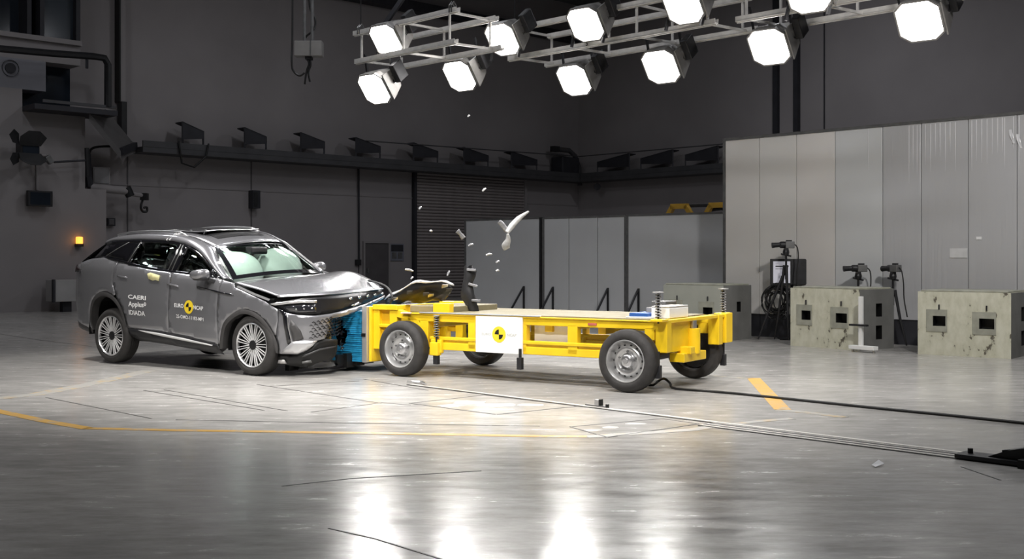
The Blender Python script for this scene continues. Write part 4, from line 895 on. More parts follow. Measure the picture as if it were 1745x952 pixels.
# ---- glasshouse
ztop = [(-.60, 1.47), (-.45, 1.60), (-.25, 1.688), (.06, 1.692), (.4, 1.701), (.8, 1.692), (1.09, 1.676), (1.30, 1.647), (1.44, 1.616), (1.60, 1.558), (1.715, 1.502), (1.88, 1.405), (2.05, 1.295), (2.19, 1.196)]
def gy(x, z, out=0):
    t = max(0, z-zb(x)); y = -(.893-.345*t+out); 
    if x < .1: y += .10*min(1, (.1-x)/.7)**1.3
    return Vector((x, y, z))
def gpan(name, poly, m, out=0, step=.08, thick=.006, both=True):
    panel(poly, lambda a, b: gy(a, b, out), step).build(name, m, car, smooth='all', solid=thick, fix=False)
    if both: panel(poly, lambda a, b: far(gy(a, b, out)), step*1.5, flip=True).build(name, m, car, smooth='all', solid=thick, fix=False)
ZT = lambda x: lerp_tab(ztop, x)
top = lambda x0, x1, d=0, n=8: [(x0+(x1-x0)*i/n, ZT(x0+(x1-x0)*i/n)-d) for i in range(n+1)]
bot = lambda x0, x1, d=0, n=6: [(x0+(x1-x0)*i/n, zb(x0+(x1-x0)*i/n)+d) for i in range(n+1)]
gpan('rear_quarter_glass', [(-.56, 1.462)]+bot(-.30, .26, .012)+[(.30, 1.40), (.36, 1.52), (.43, 1.665)]+top(.40, -.25, .02), 'gloss_black', .004)
gpan('quarter_trim', [(-.22, 1.488), (-.21, 1.480), (.232, 1.675), (.218, 1.675)], 'mid_steel', .010, .2)
gpan('rear_pillar_trim', [(.27, 1.385), (.33, 1.378), (.50, 1.69), (.43, 1.69)], 'gloss_black', .008, .2)
gpan('centre_pillar', [(1.10, 1.28), (1.34, 1.262), (1.40, 1.625), (1.22, 1.66)], 'gloss_black', .006, .15)
for q in ([(1.165, 1.30), (1.178, 1.30), (1.285, 1.64), (1.272, 1.64)], [(1.235, 1.29), (1.25, 1.29), (1.335, 1.63), (1.32, 1.63)], [(.31, 1.40), (.322, 1.40), (.47, 1.67), (.458, 1.67)]):
    gpan('pillar_edge', q, 'mid_steel', .013, .3, both=False)
gpan('belt_trim', bot(-.30, 2.2, .024)+list(reversed(bot(-.30, 2.2, -.004))), 'gloss_black', .010, .2)
gpan('belt_chrome', bot(.34, 2.2, -.002)+list(reversed(bot(.34, 2.2, -.014))), 'chrome', .016, .2)
gpan('roof_trim', top(-.3, 2.12, -.004, 16)+list(reversed(top(-.3, 2.12, .030, 16))), 'gloss_black', .008, .2)
gpan('rear_door_glass', bot(.36, 1.12, .02)+[(1.24, 1.645)]+top(1.2, .48, .03), 'glass_side', .0, .2, .004)
gpan('front_door_glass', bot(1.36, 2.02, .02)+[(2.03, 1.28)]+top(1.98, 1.42, .03), 'glass_side', .0, .2, .004)
gpan('mirror_sail', [(1.98, 1.225), (2.17, 1.205), (2.06, 1.285), (1.985, 1.335)], 'gloss_black', .008, .2)
for c in ((1.245, 1.535), (1.325, 1.525)):   # white paper dots on the pillar
    gpan('pillar_sticker', [(c[0]+.020*math.cos(t), c[1]+.038*math.sin(t)) for t in [k*math.pi/6 for k in range(12)]], 'white', .016, .2, .002, both=False)
# roof, cant rails and windscreen frame
low = smoothpoly([(-.45, -.705, 1.655), (-.25, -.728, 1.693), (.06, -.752, 1.697), (.4, -.762, 1.705), (.8, -.762, 1.697), (1.09, -.764, 1.680), (1.30, -.764, 1.651), (1.44, -.768, 1.620), (1.60, -.78, 1.562), (1.715, -.795, 1.506), (1.88, -.825, 1.408), (2.05, -.86, 1.298), (2.25, -.895, 1.180)], 3)
upp = smoothpoly([(-.40, -.60, 1.722), (-.20, -.615, 1.752), (.06, -.63, 1.776), (.4, -.635, 1.786), (.8, -.635, 1.780), (1.09, -.63, 1.764), (1.30, -.625, 1.735), (1.44, -.62, 1.704), (1.60, -.61, 1.650), (1.74, -.61, 1.590), (1.88, -.655, 1.468), (2.05, -.71, 1.325), (2.29, -.775, 1.165)], 3)
def strip3(a, b, bulge, n=5):
    rows = []
    for k in range(n):
        t = k/(n-1); rows.append([Vector(p).lerp(Vector(q), t)+Vector((0, -1, .8)).normalized()*bulge*math.sin(math.pi*t) for p, q in zip(a, b)])
    return rows
rows = strip3(low, upp, .028)
mb = MB().grid(rows); mb.build('cant_rail', 'paint', car, smooth='all', solid=.01, soff=1)
m2 = MB(); m2.v = [far(v) for v in mb.v]; m2.f = mb.f; m2.build('cant_rail', 'paint', car, smooth='all', solid=.01, soff=1)
nr_ = [i for i, p in enumerate(upp) if p[0] <= 1.745]
rws = []
for i in nr_:
    a = Vector(upp[i]); b = far(a); row = []
    for k in range(13):
        t = k/12; p = a.lerp(b, t); bow = 4*t*(1-t)
        p.z += .045*bow; p.x += (.10*bow if a.x > 1.2 else 0)*((a.x-1.2)/.54 if a.x > 1.2 else 0); row.append(p)
    rws.append(row)
MB().grid(rws).build('roof', 'gloss_black' if 0 else 'paint', car, smooth='all', solid=.01, soff=-1)
# glass roof insert and tilted sunroof lid
ins = [[rws[i][k]+Vector((0, 0, .006)) for k in range(2, 11)] for i in range(len(rws)-24, len(rws)-4)]
MB().grid(ins).build('glass_roof', mat('dark roof glass', (.05, .05, .052), .2, .2, .1, 4), car, smooth='all')
lid = MB(); lr = []
for i in range(6):
    x = .55+.85*i/5; lr.append([Vector((x, -.47+.94*k/5, 1.848+.045*(-.47+.94*k/5)*1.0+.022*math.sin(i*1.3+k)*.4-.016*(i/5)+.014*(k/5))) for k in range(6)])
lid.grid(lr).build('sunroof_lid', 'gloss_black', car, smooth='all', solid=.012)
mb = MB(); e_ = lr[0]+[r[-1] for r in lr[1:]]; mb.tube([p+Vector((0, 0, .004)) for p in [r[0] for r in lr]], .006, 6); mb.tube([p+Vector((0, 0, .004)) for p in lr[-1]], .006, 6); mb.tube([p+Vector((0, 0, .004)) for p in lr[0]], .006, 6); mb.build('lid_edge', 'silver', car)
for x, y in ((.72, -.40), (1.02, -.42), (1.30, -.40)): MB().bar((x, y, 1.775), (x+.03, y, 1.835), .03, .02).build('lid_hinge', 'silver', car)
for s_ in (0, 1):
    pts = [Vector(p)+Vector((0, -.005, .035)) for p in upp if -.35 < p[0] < 1.15]; pts = [Vector(upp[2])+Vector((0, 0, .0))]+pts+[Vector(upp[[i for i, p in enumerate(upp) if p[0] > 1.22][0]])]
    MB().tube([far(p) if s_ else p for p in pts], .016, 8).build('roof_rail', 'silver', car, smooth='all')
for x in (1.00, 1.06): 
    MB().bar((x-.02, -.775, 1.695), (x+.03, -.64, 1.79), .012, .022).build('tape_mark', 'white', car)
# windscreen
def quadgrid(bl, br, tl_, tr_, bx, tx, n=14, m=9, lift=0):
    rows = []
    for j in range(m):
        v = j/(m-1); row = []
        for i in range(n):
            u = i/(n-1); p = bl.lerp(br, u).lerp(tl_.lerp(tr_, u), v); bw = 4*u*(1-u)*(bx+(tx-bx)*v); p += Vector((bw, 0, bw*.30+.02*math.sin(math.pi*v)+lift)); row.append(p)
        rows.append(row)
    return rows
WB = (Vector((2.275, -.765, 1.172)), Vector((2.335, .765, 1.236)), Vector((1.735, -.607, 1.592)), Vector((1.735, .607, 1.650)))
q = quadgrid(*WB, .14, .10)
MB().grid(q).build('windscreen', 'glass_ws', car, smooth='all')
fr = MB(); inner = [[q[j][i] for i in range(14)] for j in range(9)]
def frit(pa, pb): fr.grid([[p+Vector((.004, 0, .006)) for p in pa], [p+Vector((.004, 0, .006)) for p in pb]])
lp = lambda a, b, t: [x.lerp(y, t) for x, y in zip(a, b)]
frit(q[0], lp(q[0], q[1], .75)); frit(q[-1], lp(q[-1], q[-2], .45)); frit([r[0] for r in q], [r[0].lerp(r[1], .6) for r in q]); frit([r[-1] for r in q], [r[-1].lerp(r[-2], .35) for r in q])
fr.build('windscreen_border', 'gloss_black', car, smooth='all')
c_ = q[7][6]; MB().box(c_.x-.02, c_.x+.10, c_.y-.17, c_.y+.13, c_.z-.10, c_.z+.0).build('mirror_sensor', 'black_plastic', car, bevel=.02)
# tail: tailgate, rear window, spoiler, lamps
tg = []
for v, (x, z, hw) in enumerate([(-.97, 1.06, .78), (-1.0, 1.25, .78), (-.90, 1.40, .77), (-.70, 1.53, .72), (-.52, 1.64, .66), (-.40, 1.715, .60)]):
    tg.append([Vector((x-.06*(1-(2*u/10-1)**2), -hw+2*hw*u/10, z+ROLL*(-hw+2*hw*u/10+.8))) for u in range(11)])
MB().grid(tg[:3]).build('tailgate', 'paint', car, smooth='all', solid=.01, soff=0); MB().grid(tg[2:]).build('rear_window', 'gloss_black', car, smooth='all', solid=.006, soff=0)
MB().add([(-.33, -.60, 1.735), (-.33, .60, 1.79), (-.52, .56, 1.755), (-.52, -.58, 1.695), (-.33, -.62, 1.700), (-.33, .62, 1.755), (-.50, .57, 1.735), (-.50, -.60, 1.675)], [(0,1,2,3),(7,6,5,4),(0,4,5,1),(1,5,6,2),(2,6,7,3),(3,7,4,0)]).build('roof_spoiler', 'paint', car, bevel=.012)
body('tail_lamp', [(-1.5, 1.33), (-1.19, 1.335), (-1.05, 1.365), (-.93, 1.335), (-.76, 1.295), (-.92, 1.265), (-1.19, 1.245), (-1.5, 1.24)], 'tail', .06, .022)
body('rear_skin', [(-2.0, .50), (-1.14, .58), (-1.14, 1.32), (-2.0, 1.32)], 'paint', .12)
# hood, buckled
lead = smoothpoly([(3.10, -.775, .985), (3.20, -.70, .992), (3.30, -.62, .998), (3.416, -.45, 1.005), (3.50, -.25, 1.014), (3.53, -.10, 1.021), (3.55, .15, 1.034), (3.539, .36, 1.043), (3.52, .55, 1.056), (3.50, .72, 1.060)], 2)
rear = [Vector((2.335+.10*math.sin(math.pi*i/(len(lead)-1)), -.80+1.58*i/(len(lead)-1), 1.150+.075*i/(len(lead)-1)+.030*math.sin(math.pi*i/(len(lead)-1)))) for i in range(len(lead))]
rows = []
NH = 16
for j in range(NH+1):
    v = j/NH; row = []
    for i, (a, b) in enumerate(zip(rear, lead)):
        u = i/(len(lead)-1); p = a.lerp(Vector(b), v)
        near = .045*math.sin(math.pi*v)*(1-u)*-1
        p.z += (.035+.075*u)*math.sin(math.pi*v)**.9 + .018*math.sin(math.pi*v)*math.sin(6.5*u+2.2*v) + (near if u < .25 else near*max(0, (.5-u)/.25))
        if v > .8: p.z += .012*math.sin(9*u)*(v-.8)/.2*0
        row.append(p)
    rows.append(row)
MB().grid(rows).build('bonnet', 'paint', car, smooth='all', solid=.014)
ed = MB().tube([r+Vector((0, 0, -.012)) for r in rows[-1]], .010, 6).build('bonnet_edge', 'silver', car, smooth='all')
# engine bay and dark gap
MB().box(2.35, 3.12, -.74, .74, .55, .93).build('engine_bay', 'black', car)
MB().grid([[Vector((p.x-.05, p.y, p.z-.03)) for p in rows[-1]], [Vector((p.x-.12, p.y, p.z-.12)) for p in rows[-1]]]).build('bay_wall', 'black', car)
MB().tube([(2.45, -.83, 1.08), (2.75, -.83, .99), (3.02, -.82, .92)], .03, 6).build('wing_gutter', 'black_plastic', car)
# front face: pieces on the wrapped front
def front(name, poly, m, step=.05, out=0, thick=.012, parent=None): return body(name, poly, m, step, out, parent, both=False, thick=thick)
def fcrush(s, z): return 0
front('lamp_band', [(3.12, .885), (3.30, .925), (3.55, .965), (4.0, .985), (4.5, 1.01), (5.10, 1.045), (5.16, .975), (4.648, .872), (4.102, .795), (3.709, .757), (3.40, .772), (3.27, .825)], 'band', .06, -.03)
front('running_light', [(3.11, .893), (3.24, .912), (3.40, .932), (3.60, .946), (3.735, .940), (3.735, .905), (3.55, .912), (3.37, .898), (3.2, .876)], mat('silver lamp bar', (.6, .6, .6), .2, .7), .05, .006, .02)
front('headlamp', [(3.30, .862), (3.5, .885), (3.735, .893), (3.735, .80), (3.5, .79), (3.36, .80)], mat('smoked lamp glass', (.02, .021, .025), .06, 0, .1, 4, coat=1), .05, -.012)
random.seed(9)
for k in range(5):
    s_ = 4.30+k*.19; front('broken_emblem', [(s_, .952+.01*k), (s_+.07, .962+.01*k), (s_+.08, .935+.01*k), (s_+.02, .925+.01*k)], 'chrome', .1, -.012, .01)
front('lamp_shard', [(4.33, .858), (4.5, .895), (4.56, .875), (4.40, .840)], 'chrome', .1, -.012, .01)
for s_, z in ((3.46, .835), (3.56, .84), (3.66, .845)): front('lamp_chip', [(s_, z), (s_+.02, z+.01), (s_+.03, z-.01), (s_+.01, z-.014)], 'chrome', .1, -.008, .004)
# bumper skin
front('bumper_skin', [(3.255, .835), (3.37, .785), (3.50, .762), (3.709, .752), (3.95, .770), (4.102, .791), (4.35, .825), (4.648, .869), (4.9, .917), (5.143, .965), (5.14, .935), (4.9, .868), (4.566, .800), (4.30, .750), (4.102, .722), (3.957, .712), (3.90, .690), (3.93, .62), (3.90, .53), (3.86, .465),
                    (3.755, .444), (3.70, .385), (3.621, .333), (3.496, .284), (3.256, .285), (3.225, .40), (3.215, .50), (3.252, .70)], 'paint', .04)
front('corner_trim', [(3.262, .826), (3.29, .828), (3.369, .782), (3.385, .60), (3.425, .425), (3.385, .402), (3.365, .41), (3.335, .60), (3.315, .755)], 'gloss_black', .05, .010, .016)
front('corner_trim_edge', [(3.366, .78), (3.378, .78), (3.396, .60), (3.432, .43), (3.420, .425), (3.384, .60)], 'silver', .06, .016, .012)
front('side_intake', [(3.413, .713), (3.47, .655), (3.538, .566), (3.572, .471), (3.50, .445), (3.445, .425), (3.405, .60)], 'clad', .05, .006, .01)
front('bumper_corner', [(3.30, .305), (3.324, .345), (3.433, .438), (3.58, .452), (3.732, .445), (3.68, .385), (3.61, .340), (3.496, .292)], mat('silver lower bumper', (.62, .62, .63), .3, .6), .05, .022, .016)
# crushed grille: rows of waved diamonds over a dark backing that is pushed in towards the barrier
LOW = [(3.50, -.62), (3.57, -.48), (3.585, -.36), (3.55, -.20), (3.44, -.05), (3.33, .10), (3.24, .24), (3.14, .45), (3.05, .9)]
def lowp(t, z, o=0):
    k = t*(len(LOW)-1); i = min(int(k), len(LOW)-2); a, b = LOW[i], LOW[i+1]; x = a[0]+(b[0]-a[0])*(k-i); y = a[1]+(b[1]-a[1])*(k-i); return Vector((x+o+.02*math.sin(z*23+y*17)*(t), y, z))
MB().grid([[lowp(t/12, z, -.03) for t in range(13)] for z in [.10+.08*k for k in range(9)]]).build('grille_backing', 'gloss_black', car, smooth='all', solid=.01)
for r_ in range(6):
    mb = MB()
    for c in range(10):
        t0 = .04+c*.052+(r_ % 2)*.026; z = .475+.038*r_+.04*t0
        mb.tube([lowp(t0, z, .002), lowp(t0+.02, z+.012, .012), lowp(t0+.05, z-.004, .002)], [.004, .009, .004], 5)
    for c in range(5):
        s0_ = 3.64+c*.062+(r_ % 2)*.031; z = .475+.038*r_+.012*c
        if s0_ < 3.92: mb.tube([side(s0_, z, .002), side(s0_+.02, z+.012, .006), side(s0_+.055, z-.006, .002)], [.003+.001*c, .006+.001*c, .003], 5)
    mb.build('grille_bar', mat('grille bar', (.02, .02, .021), .35, .2) if r_ == 0 else bpy.data.materials['grille bar'], car)
mb = MB(); random.seed(21)
for k in range(16):
    t = random.uniform(.45, .75); z = random.uniform(.30, .72); p = lowp(t, z, .01); mb.add([p, p+Vector((.03, random.uniform(-.05, .05), random.uniform(-.05, .06))), p+Vector((.02, random.uniform(-.06, .06), random.uniform(-.06, .06)))], [(0, 1, 2)])
mb.build('torn_grille_shards', 'gloss_black', car, solid=.006)['kind'] = 'stuff'
body('lower_lip', [(3.20, .275), (3.496, .272), (3.62, .32), (3.755, .43), (3.90, .46), (4.10, .44), (4.10, .25), (3.957, .13), (3.62, .11), (3.3, .15), (3.19, .16)], 'black', .06, -.03, both=False)
front('lip_blade', [(3.55, .25), (3.60, .28), (3.80, .345), (4.05, .365), (4.05, .35), (3.80, .325), (3.60, .255)], mat('dark lip blade', (.06, .06, .062), .3), .08, .0)
front('skid_bit', [(3.22, .205), (3.30, .215), (3.33, .165), (3.20, .165)], 'alu', .08, .0); front('skid_bit', [(3.55, .19), (3.68, .205), (3.70, .175), (3.56, .165)], 'mid_steel', .08, .0)
mb = MB()
for k in range(9): mb.box(3.05+.05*k, 3.12+.05*k, -.6+.12*k, -.44+.12*k, .05+.02*(k % 3), .14+.015*k)
mb.build('undertray', 'black', car)
# torn far wing standing up over the trolley nose
tw = []; tdef = [(0, 655, 512, 15.1), (1, 672, 498, 15.05), (2, 700, 484, 14.95), (3, 725, 478, 14.85), (4, 752, 480, 14.75), (5, 774, 484, 14.7)]
tb = [(660, 522, 15.2), (680, 519, 15.2), (705, 516, 15.2), (730, 514, 15.1), (752, 513, 15.05), (766, 500, 14.95)]
ci = Matrix.Rotation(-CYAW, 4, 'Z') @ Matrix.Translation(-CO)
A_ = [ci @ at(a, b, c) for _, a, b, c in tdef]; B_ = [ci @ at(*t) for t in tb]
A_ = smoothpoly([tuple(p) for p in A_], 3); B_ = smoothpoly([tuple(p) for p in B_], 3)
rows = [[Vector(a).lerp(Vector(b), t)+Vector((0, 0, .02*math.sin(9*t+i*1.1)))+Vector((.07*math.sin(math.pi*t), -.08*math.sin(math.pi*t), 0)) for i, (a, b) in enumerate(zip(A_, B_))] for t in [k/7 for k in range(8)]]
MB().grid(rows).build('torn_wing', 'band', car, smooth='all', solid=.012)
MB().grid([[p+Vector((.01, -.015, .012)) for p in rows[0]], [p+Vector((.012, -.02, .012)) for p in lp([Vector(r) for r in rows[0]], rows[1], .7)]]).build('torn_wing_edge', mat('bright torn edge', (.75, .75, .76), .25, .5), car, smooth='all', solid=.01)
random.seed(4)
for k in range(7):
    r_ = rows[random.randint(2, 6)]; p = r_[random.randint(1, len(r_)-3)]+Vector((.05, -.05, .0)); 
    MB().add([p, p+Vector((.10, -.01, .02)), p+Vector((.12, -.03, .05)), p+Vector((.02, -.02, .045))], [(0, 1, 2, 3)]).build('torn_bracket', 'silver' if k % 2 else 'clad', car, solid=.012)
# black hoses dangling between bonnet and torn wing
MB().tube(smoothpoly([tuple(ci @ at(*t)) for t in ((628, 478, 15.1), (645, 482, 15.0), (660, 490, 14.95), (668, 505, 14.9), (664, 518, 14.9))], 4), .016, 6).build('torn_hose', 'black_plastic', car)
# handles and door mirror
for q in ([(.156, 1.222), (.363, 1.200), (.372, 1.178), (.165, 1.200)], [(1.215, 1.128), (1.442, 1.096), (1.448, 1.072), (1.222, 1.104)]): body('door_handle', q, 'paint', .08, .010, both=False, thick=.014)
body('wing_vent', [(1.80, 1.082), (2.02, 1.048), (2.20, 1.008), (2.42, .985), (2.50, .985), (2.47, 1.004), (2.25, 1.03), (1.80, 1.094)], 'gloss_black', .08, .004, both=False, thick=.01)
def blob(c, r, e=.6, n=16, m=10, squash=None):
    rows = []
    for j in range(m+1):
        f = -math.pi/2+math.pi*j/m; row = []
        for i in range(n+1):
            t = 2*math.pi*i/n; P = lambda v: math.copysign(abs(v)**e, v); v = Vector((r[0]*P(math.cos(f))*P(math.cos(t)), r[1]*P(math.cos(f))*P(math.sin(t)), r[2]*P(math.sin(f))))
            if squash: v = squash(v)
            row.append(Vector(c)+v)
        rows.append(row)
    return MB().grid(rows)
for s_ in (0, 1):
    f = (lambda v: far(v)) if s_ else (lambda v: v)
    b1 = blob((1.98, -1.045, 1.245), (.115, .10, .065), .7, squash=lambda v: Vector((v.x*(1.0 if v.x > 0 else 1.1), v.y*1.1, v.z*(1+.3*v.x/.11 if v.z > 0 else 1)))); b1.v = [f(v) for v in b1.v]; mi = b1.build('door_mirror', 'paint', car, smooth='all')
    b2 = blob((1.99, -1.035, 1.20), (.11, .09, .035), .7); b2.v = [f(v) for v in b2.v]; b2.build('mirror_base', 'black_plastic', mi, smooth='all')
    b3 = MB().bar((2.02, -1.0, 1.20), (2.10, -.89, 1.15), .10, .05); b3.v = [f(v) for v in b3.v]; b3.build('mirror_arm', 'black_plastic', mi, bevel=.01)
# wheels
def alloy(flip):
    s = -1 if flip else 1; f = lambda prof: [(r, s*y) for r, y in prof]; Rr = .376
    w_ = MB().lathe(f([(.268, .03), (.29, .008), (.32, 0), (.352, .014), (.369, .036), (.376, .065), (.376, .18), (.369, .208), (.35, .232), (.29, .24), (.268, .22)]), 56).build('wheel', 'rubber', car, smooth=True)
    gm = MB()
    for y in (.085, .12, .155): gm.lathe(f([(.3775, y-.006), (.3775, y+.006)]), 48)
    gm.build('tread_groove', 'black', w_)
    MB().lathe(f([(.268, .22), (.262, .12), (.25, .09), (0, .10)]), 40).build('rim_barrel', 'rim_dark', w_, smooth=50)
    MB().lathe(f([(.272, .03), (.278, .012), (.268, .006), (.258, .016), (.255, .05)]), 48).build('rim_lip', 'silver', w_, smooth=50)
    sp = MB()
    for da in (-.07, .07): sp.bar((.055, s*.045, .01*da/.07), (.262*math.cos(da), s*.022, .262*math.sin(da)), .0085, .012, (0, 1, 0))
    so = sp.build('spoke', 'bright', w_)
    for k in range(1, 15): c = so.copy(); COL.objects.link(c); c.rotation_euler = (0, 2*math.pi*k/15, 0)
    MB().lathe(f([(.062, .06), (.058, .03), (.035, .026), (0, .026)]), 24).build('hub_cap', 'rim_dark', w_, smooth=50)
    MB().lathe(f([(.18, .11), (.18, .085), (0, .085)]), 24).build('brake_disc', 'rim_dark', w_)
    return w_
for x, z in ((0, .388), (2.815, .378)):
    a = alloy(False); a.location = (x, -.955, z); b = alloy(True); b.location = (x, .955, z)
# lettering on the doors
def sided(s_, x0, x1, z0, z1, h, m='white', bold=.025):     # baseline from (x0,z0) to (x1,z1)
    v, f = text_net(s_, bold); o = MB().add([side(x0+(x1-x0)*a, z0+(z1-z0)*a+h*b, .0045) for a, b in v], f).build('door_lettering', m, car, fix=False); return o
def c1(cx, cy): return chit(120+cx/3.4, 370+cy/3.4, -.955)
def put(s_, l, r, h, bold=.025): a = c1(*l); b = c1(*r); sided(s_, a[0], b[0], a[1], b[1], h, 'white', bold)
def c6(cx, cy): return chit(200+cx/9.522, 480+cy/9.522, -.955)
def put6(s_, l, r, h, bold=.025): a = c6(*l); b = c6(*r); sided(s_, a[0], b[0], a[1], b[1], h, 'white', bold)
put6('CAERI', (178, 272), (468, 300), .058); put6('Applus', (182, 420), (432, 438), .088); put6('IDIADA', (180, 530), (448, 556), .064)
put6('EURO', (932, 408), (1082, 424), .052, .015); put6('NCAP', (1242, 444), (1398, 466), .052, .015); put6('25-OMO-11183-MP1', (960, 582), (1400, 640), .046, .012)
cx_, cz_ = c6(454, 362)
mb = MB(); rr = [(math.cos(2*math.pi*k/20), math.sin(2*math.pi*k/20)) for k in range(20)]
mb.grid([[side(cx_+a*r_, cz_+b*r_, .0045) for a, b in rr+[rr[0]]] for r_ in (.026, .016)]); mb.grid([[side(cx_+a*r_, cz_+b*r_, .0045) for a, b in rr+[rr[0]]] for r_ in (.009, .001)]); mb.build('door_lettering', 'white', car, fix=True)
cx_, cz_ = c6(1165, 408); t_ = target(lambda a, b, k: side(cx_+a*1.0, cz_+b, .005+.001*k), .088, car, 'door_emblem')
body('yellow_tag', [(.80, 1.245), (.86, 1.262), (1.06, 1.225), (1.05, 1.15), (.98, 1.165), (.93, 1.155), (.84, 1.175)], mat('pale yellow tag', (.80, .74, .38), .6), .06, .012, both=False, thick=.006)
# ---- cabin
MB().box(.2, 2.2, -.80, .80, .52, .58).build('cabin_floor', 'seat', car)
dash = MB(); dash.prism([(1.95, .70), (2.42, .70), (2.40, 1.06), (2.22, 1.12), (2.02, 1.08)], lambda a, b: (a, -.80, b), lambda a, b: (a, .80, b+.06)); dash.build('dashboard', 'seat', car, bevel=.03)
def seat(x, y, hd=True):
    s_ = blob((x+.10, y, .76+ROLL*y), (.30, .27, .10), .5).build('seat', 'seat', car, smooth='all')
    MB().prism([(-.24, 0), (.24, 0), (.27, .3), (.20, .58), (-.20, .58), (-.27, .3)], lambda a, b: (x-.10-.30*b, y+a, 0.80+ROLL*y+b), lambda a, b: (x-.26-.32*b, y+a, 0.80+ROLL*y+b)).build('seat_back', 'seat', s_, bevel=.05)
    blob((x-.34, y, 1.43+ROLL*y), (.06, .14, .095), .6).build('head_rest', 'seat', s_, smooth='all')
for y in (-.40, .42): seat(1.36, y)
for y in (-.44, .42): seat(.46, y)
# inflated airbags
blob((1.885, -.38, 1.31), (.25, .37, .22), .75, 20, 12, lambda v: v*(1+.06*math.sin(9*v.y+6*v.z))+Vector((-.35*v.z, 0, 0))).build('airbag', 'airbag', car, smooth='all')
blob((1.84, .40, 1.36), (.24, .36, .22), .75, 20, 12, lambda v: v*(1+.06*math.sin(7*v.y+8*v.z))+Vector((-.35*v.z, 0, 0))).build('airbag', 'airbag', car, smooth='all')
blob((1.37, -.66, 1.44), (.12, .05, .13), .8).build('curtain_airbag', 'seat', car, smooth='all'); blob((1.98, -.74, 1.33), (.03, .035, .085), .8).build('curtain_tether', 'airbag', car, smooth='all')
blob((.9, .74, 1.50), (.9, .04, .12), .6).build('curtain_airbag', 'airbag', car, smooth='all')
# crash test dummies in the cabin: one skinned body each
def dummy(x, y, shirt, label, sc=1.0, lean=.0, dz=0):
    base = Vector((x, y, .74+dz+ROLL*y)); me = bpy.data.meshes.new('crash_dummy')
    J = {'pel': (0, 0, .06, .13), 'wst': (-.03, 0, .22, .12), 'chs': (-.05+lean*.6, 0, .40, .15), 'nek': (-.03+lean, 0, .55, .055), 'hd0': (-.01+lean, 0, .62, .07), 'hd1': (.0+lean, 0, .72, .085), 'hd2': (.0+lean, 0, .79, .06),
         'shl': (-.05+lean*.7, .18, .47, .065), 'ell': (.12+lean, .25, .28, .045), 'hnl': (.34+lean, .16, .32, .035), 'shr': (-.05+lean*.7, -.18, .47, .065), 'elr': (.12+lean, -.25, .28, .045), 'hnr': (.34+lean, -.16, .32, .035),
         'hil': (.06, .10, .04, .085), 'knl': (.44, .12, .10, .06), 'ftl': (.55, .12, -.14, .045), 'hir': (.06, -.10, .04, .085), 'knr': (.44, -.12, .10, .06), 'ftr': (.55, -.12, -.14, .045)}
    E_ = [('pel', 'wst'), ('wst', 'chs'), ('chs', 'nek'), ('nek', 'hd0'), ('hd0', 'hd1'), ('hd1', 'hd2'), ('chs', 'shl'), ('shl', 'ell'), ('ell', 'hnl'), ('chs', 'shr'), ('shr', 'elr'), ('elr', 'hnr'), ('pel', 'hil'), ('hil', 'knl'), ('knl', 'ftl'), ('pel', 'hir'), ('hir', 'knr'), ('knr', 'ftr')]
    ks = list(J); me.from_pydata([tuple(base+Vector(J[k][:3])*sc) for k in ks], [(ks.index(a), ks.index(b)) for a, b in E_], [])
    o = bpy.data.objects.new('crash_dummy', me); COL.objects.link(o); o.location = CO; o.rotation_euler = (0, 0, CYAW); bpy.context.view_layer.objects.active = o
    sk = o.modifiers.new('skin', 'SKIN'); sk.use_smooth_shade = True
    for k, d in zip(ks, me.skin_vertices[0].data): d.radius = (J[k][3]*sc, J[k][3]*sc); d.use_root = (k == 'pel')
    sb = o.modifiers.new('sub', 'SUBSURF'); sb.levels = 1; sb.render_levels = 2
    me.materials.append(M[shirt]); tag(o, label, 'dummy')
    hd = blob(tuple(base+Vector((.01+lean, 0, .72))*sc), (.105*sc, .082*sc, .125*sc), .95).build('head', 'dummy_skin', o, smooth='all')
    blob(tuple(base+Vector((.115+lean, 0, .70))*sc), (.02*sc, .018*sc, .028*sc), 1).build('nose', 'dummy_skin', hd, smooth='all')
    mb = MB()
    for s2 in (-1, 1): mb.tube([base+Vector((.095+lean, .035*s2, .745))*sc, base+Vector((.11+lean, .035*s2, .745))*sc], .012*sc, 8)
    mb.build('eyes', 'black', hd)
    MB().bar(base+Vector((.10+lean, -.025, .655))*sc, base+Vector((.10+lean, .025, .655))*sc, .012*sc).build('mouth', 'black', hd)
    return o
dummy(1.24, -.42, 'dummy_skin', 'salmon coloured crash dummy in the near front seat behind the mirror', 1.0, .10)
dummy(1.30, .42, 'dummy_skin', 'salmon coloured crash dummy in the far front seat behind the windscreen', 1.0, .16)
dummy(.60, -.52, 'dummy_yellow', 'small dummy in a yellow shirt on the near rear seat', .80, .10, dz=.30)
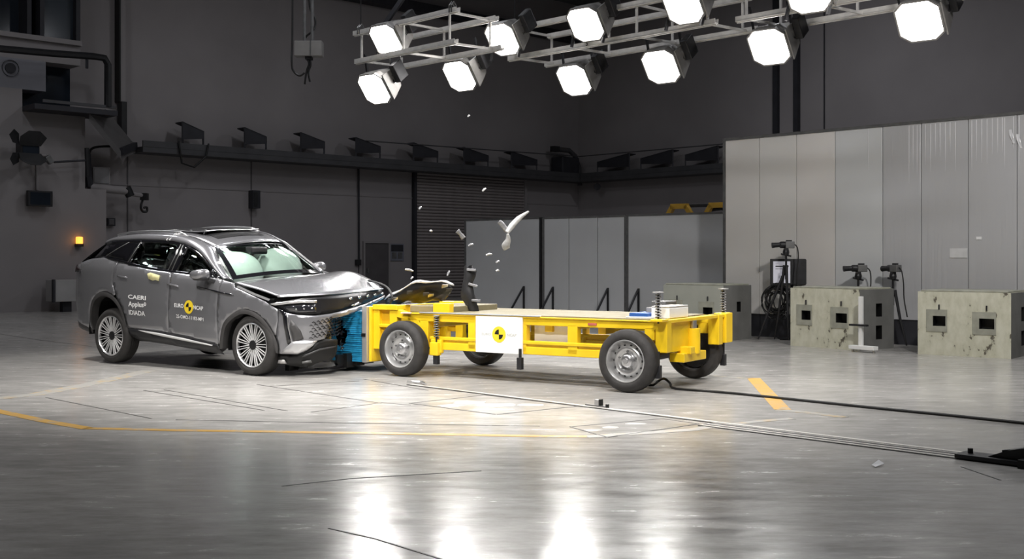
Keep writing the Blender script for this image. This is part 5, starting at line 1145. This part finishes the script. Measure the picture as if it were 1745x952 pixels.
# ------------------------------------------------------------------ flying debris
def shard(name, pts, w, Y, m, label, group='flying crash debris'):
    """curved strip of torn plastic through the given points"""
    P = smoothpoly([tuple(at(a, b, Y+.04*i)) for i, (a, b) in enumerate(pts)], 4); n = len(P); rows = []
    for k in (-1, 0, 1):
        row = []
        for i, p in enumerate(P):
            a = Vector(P[max(0, i-1)]); b = Vector(P[min(n-1, i+1)]); d = (b-a).normalized(); nn = d.cross(Vector((0, 1, 0))).normalized()
            ww = lerp_tab([(j/(len(w)-1), v) for j, v in enumerate(w)], i/(n-1)); row.append(Vector(p)+nn*ww*k/2+Vector((0, .012*abs(k), 0)))
        rows.append(row)
    return tag(MB().grid(rows).build(name, m, smooth='all', solid=.006), label, 'debris', group)
pale = mat('pale torn plastic', (.42, .42, .415), .45, .1, .2, 20)
shard('plastic_shard', [(864, 396), (872, 385), (884, 372), (901, 360)], [.05, .07, .06, .012], 13.6, pale, 'long curved pale shard flying in front of the left low board')
shard('plastic_shard', [(865, 398), (866, 408), (862, 418), (864, 424)], [.02, .06, .10, .07], 13.6, pale, 'pale flared scrap hanging below the long curved shard')
shard('plastic_shard', [(850, 377), (856, 383), (864, 394)], [.05, .06, .05], 13.65, 'debris', 'grey ribbed scrap left of the long curved shard')
shard('plastic_shard', [(779, 393), (784, 398), (790, 406)], [.06, .04, .06], 13.8, 'debris', 'small grey scrap flying before the shutter at the left board edge')
for i, (a, b, c, e, Y, lb) in enumerate([(822, 326, 828, 321, 13.8, 'tiny bright chip flying in front of the upper roller shutter'), (714, 357, 718, 352, 14, 'tiny grey chip flying in front of the left shutter edge'), (732, 394, 736, 394, 14, 'tiny grey chip flying in front of the shutter middle'),
                                          (798, 419, 806, 416, 13.9, 'tiny pale chip beside the left edge of the low boards'), (828, 435, 838, 433, 13.7, 'grey chip flying below the flared pale scrap'), (845, 448, 851, 445, 13.6, 'light chip flying lower before the left low board'),
                                          (845, 462, 850, 461, 13.6, 'tiny light chip lowest before the left low board'), (762, 470, 766, 462, 14.2, 'small pale chip flying above the torn black wing'), (690, 459, 704, 462, 14.4, 'thin pale splinter flying above the bonnet tip'), (700, 476, 704, 472, 14.4, 'small pale chip just above the torn black wing'),
                                          (797, 199, 801, 196, 13.5, 'tiny pale chip highest in the air below the lamp rigs')]):
    shard('plastic_chip', [(a, b), ((a+c)/2, (b+e)/2-1), (c, e)], [.010, .024, .008], Y, 'debris' if i % 2 else pale, lb)
# black bracket chunk tumbling above the trolley deck
ch = empty('black_chunk', at(800, 495, 14.3), 0, 'black torn bracket tumbling upright above the trolley deck', 'debris', 'flying crash debris')
k = 14.3/FPX; random.seed(8)
rows = []
for j in range(9):
    z = (40-10*j)*k; r_ = [.05, .075, .07, .06, .075, .085, .075, .07, .05][j]; ox = [-.02, .0, -.01, -.03, -.02, 0, .02, .03, .06][j]
    rows.append([Vector((ox+r_*math.cos(t)*(1+.25*math.sin(3*t+j)), r_*.7*math.sin(t), z+.03*math.sin(2*t+j))) for t in [2*math.pi*i/10 for i in range(11)]])
MB().grid(rows).build('chunk_body', 'black_plastic', ch, smooth=50)
for (x, z, a) in ((.02, 36, .3), (.04, 12, -.2), (.08, -16, .3)): MB().bar((x-.05, -.06, z*k), (x+.06, -.07, (z-3)*k+a*.05), .05, .03).build('bright_fragment', 'debris', ch, bevel=.006)
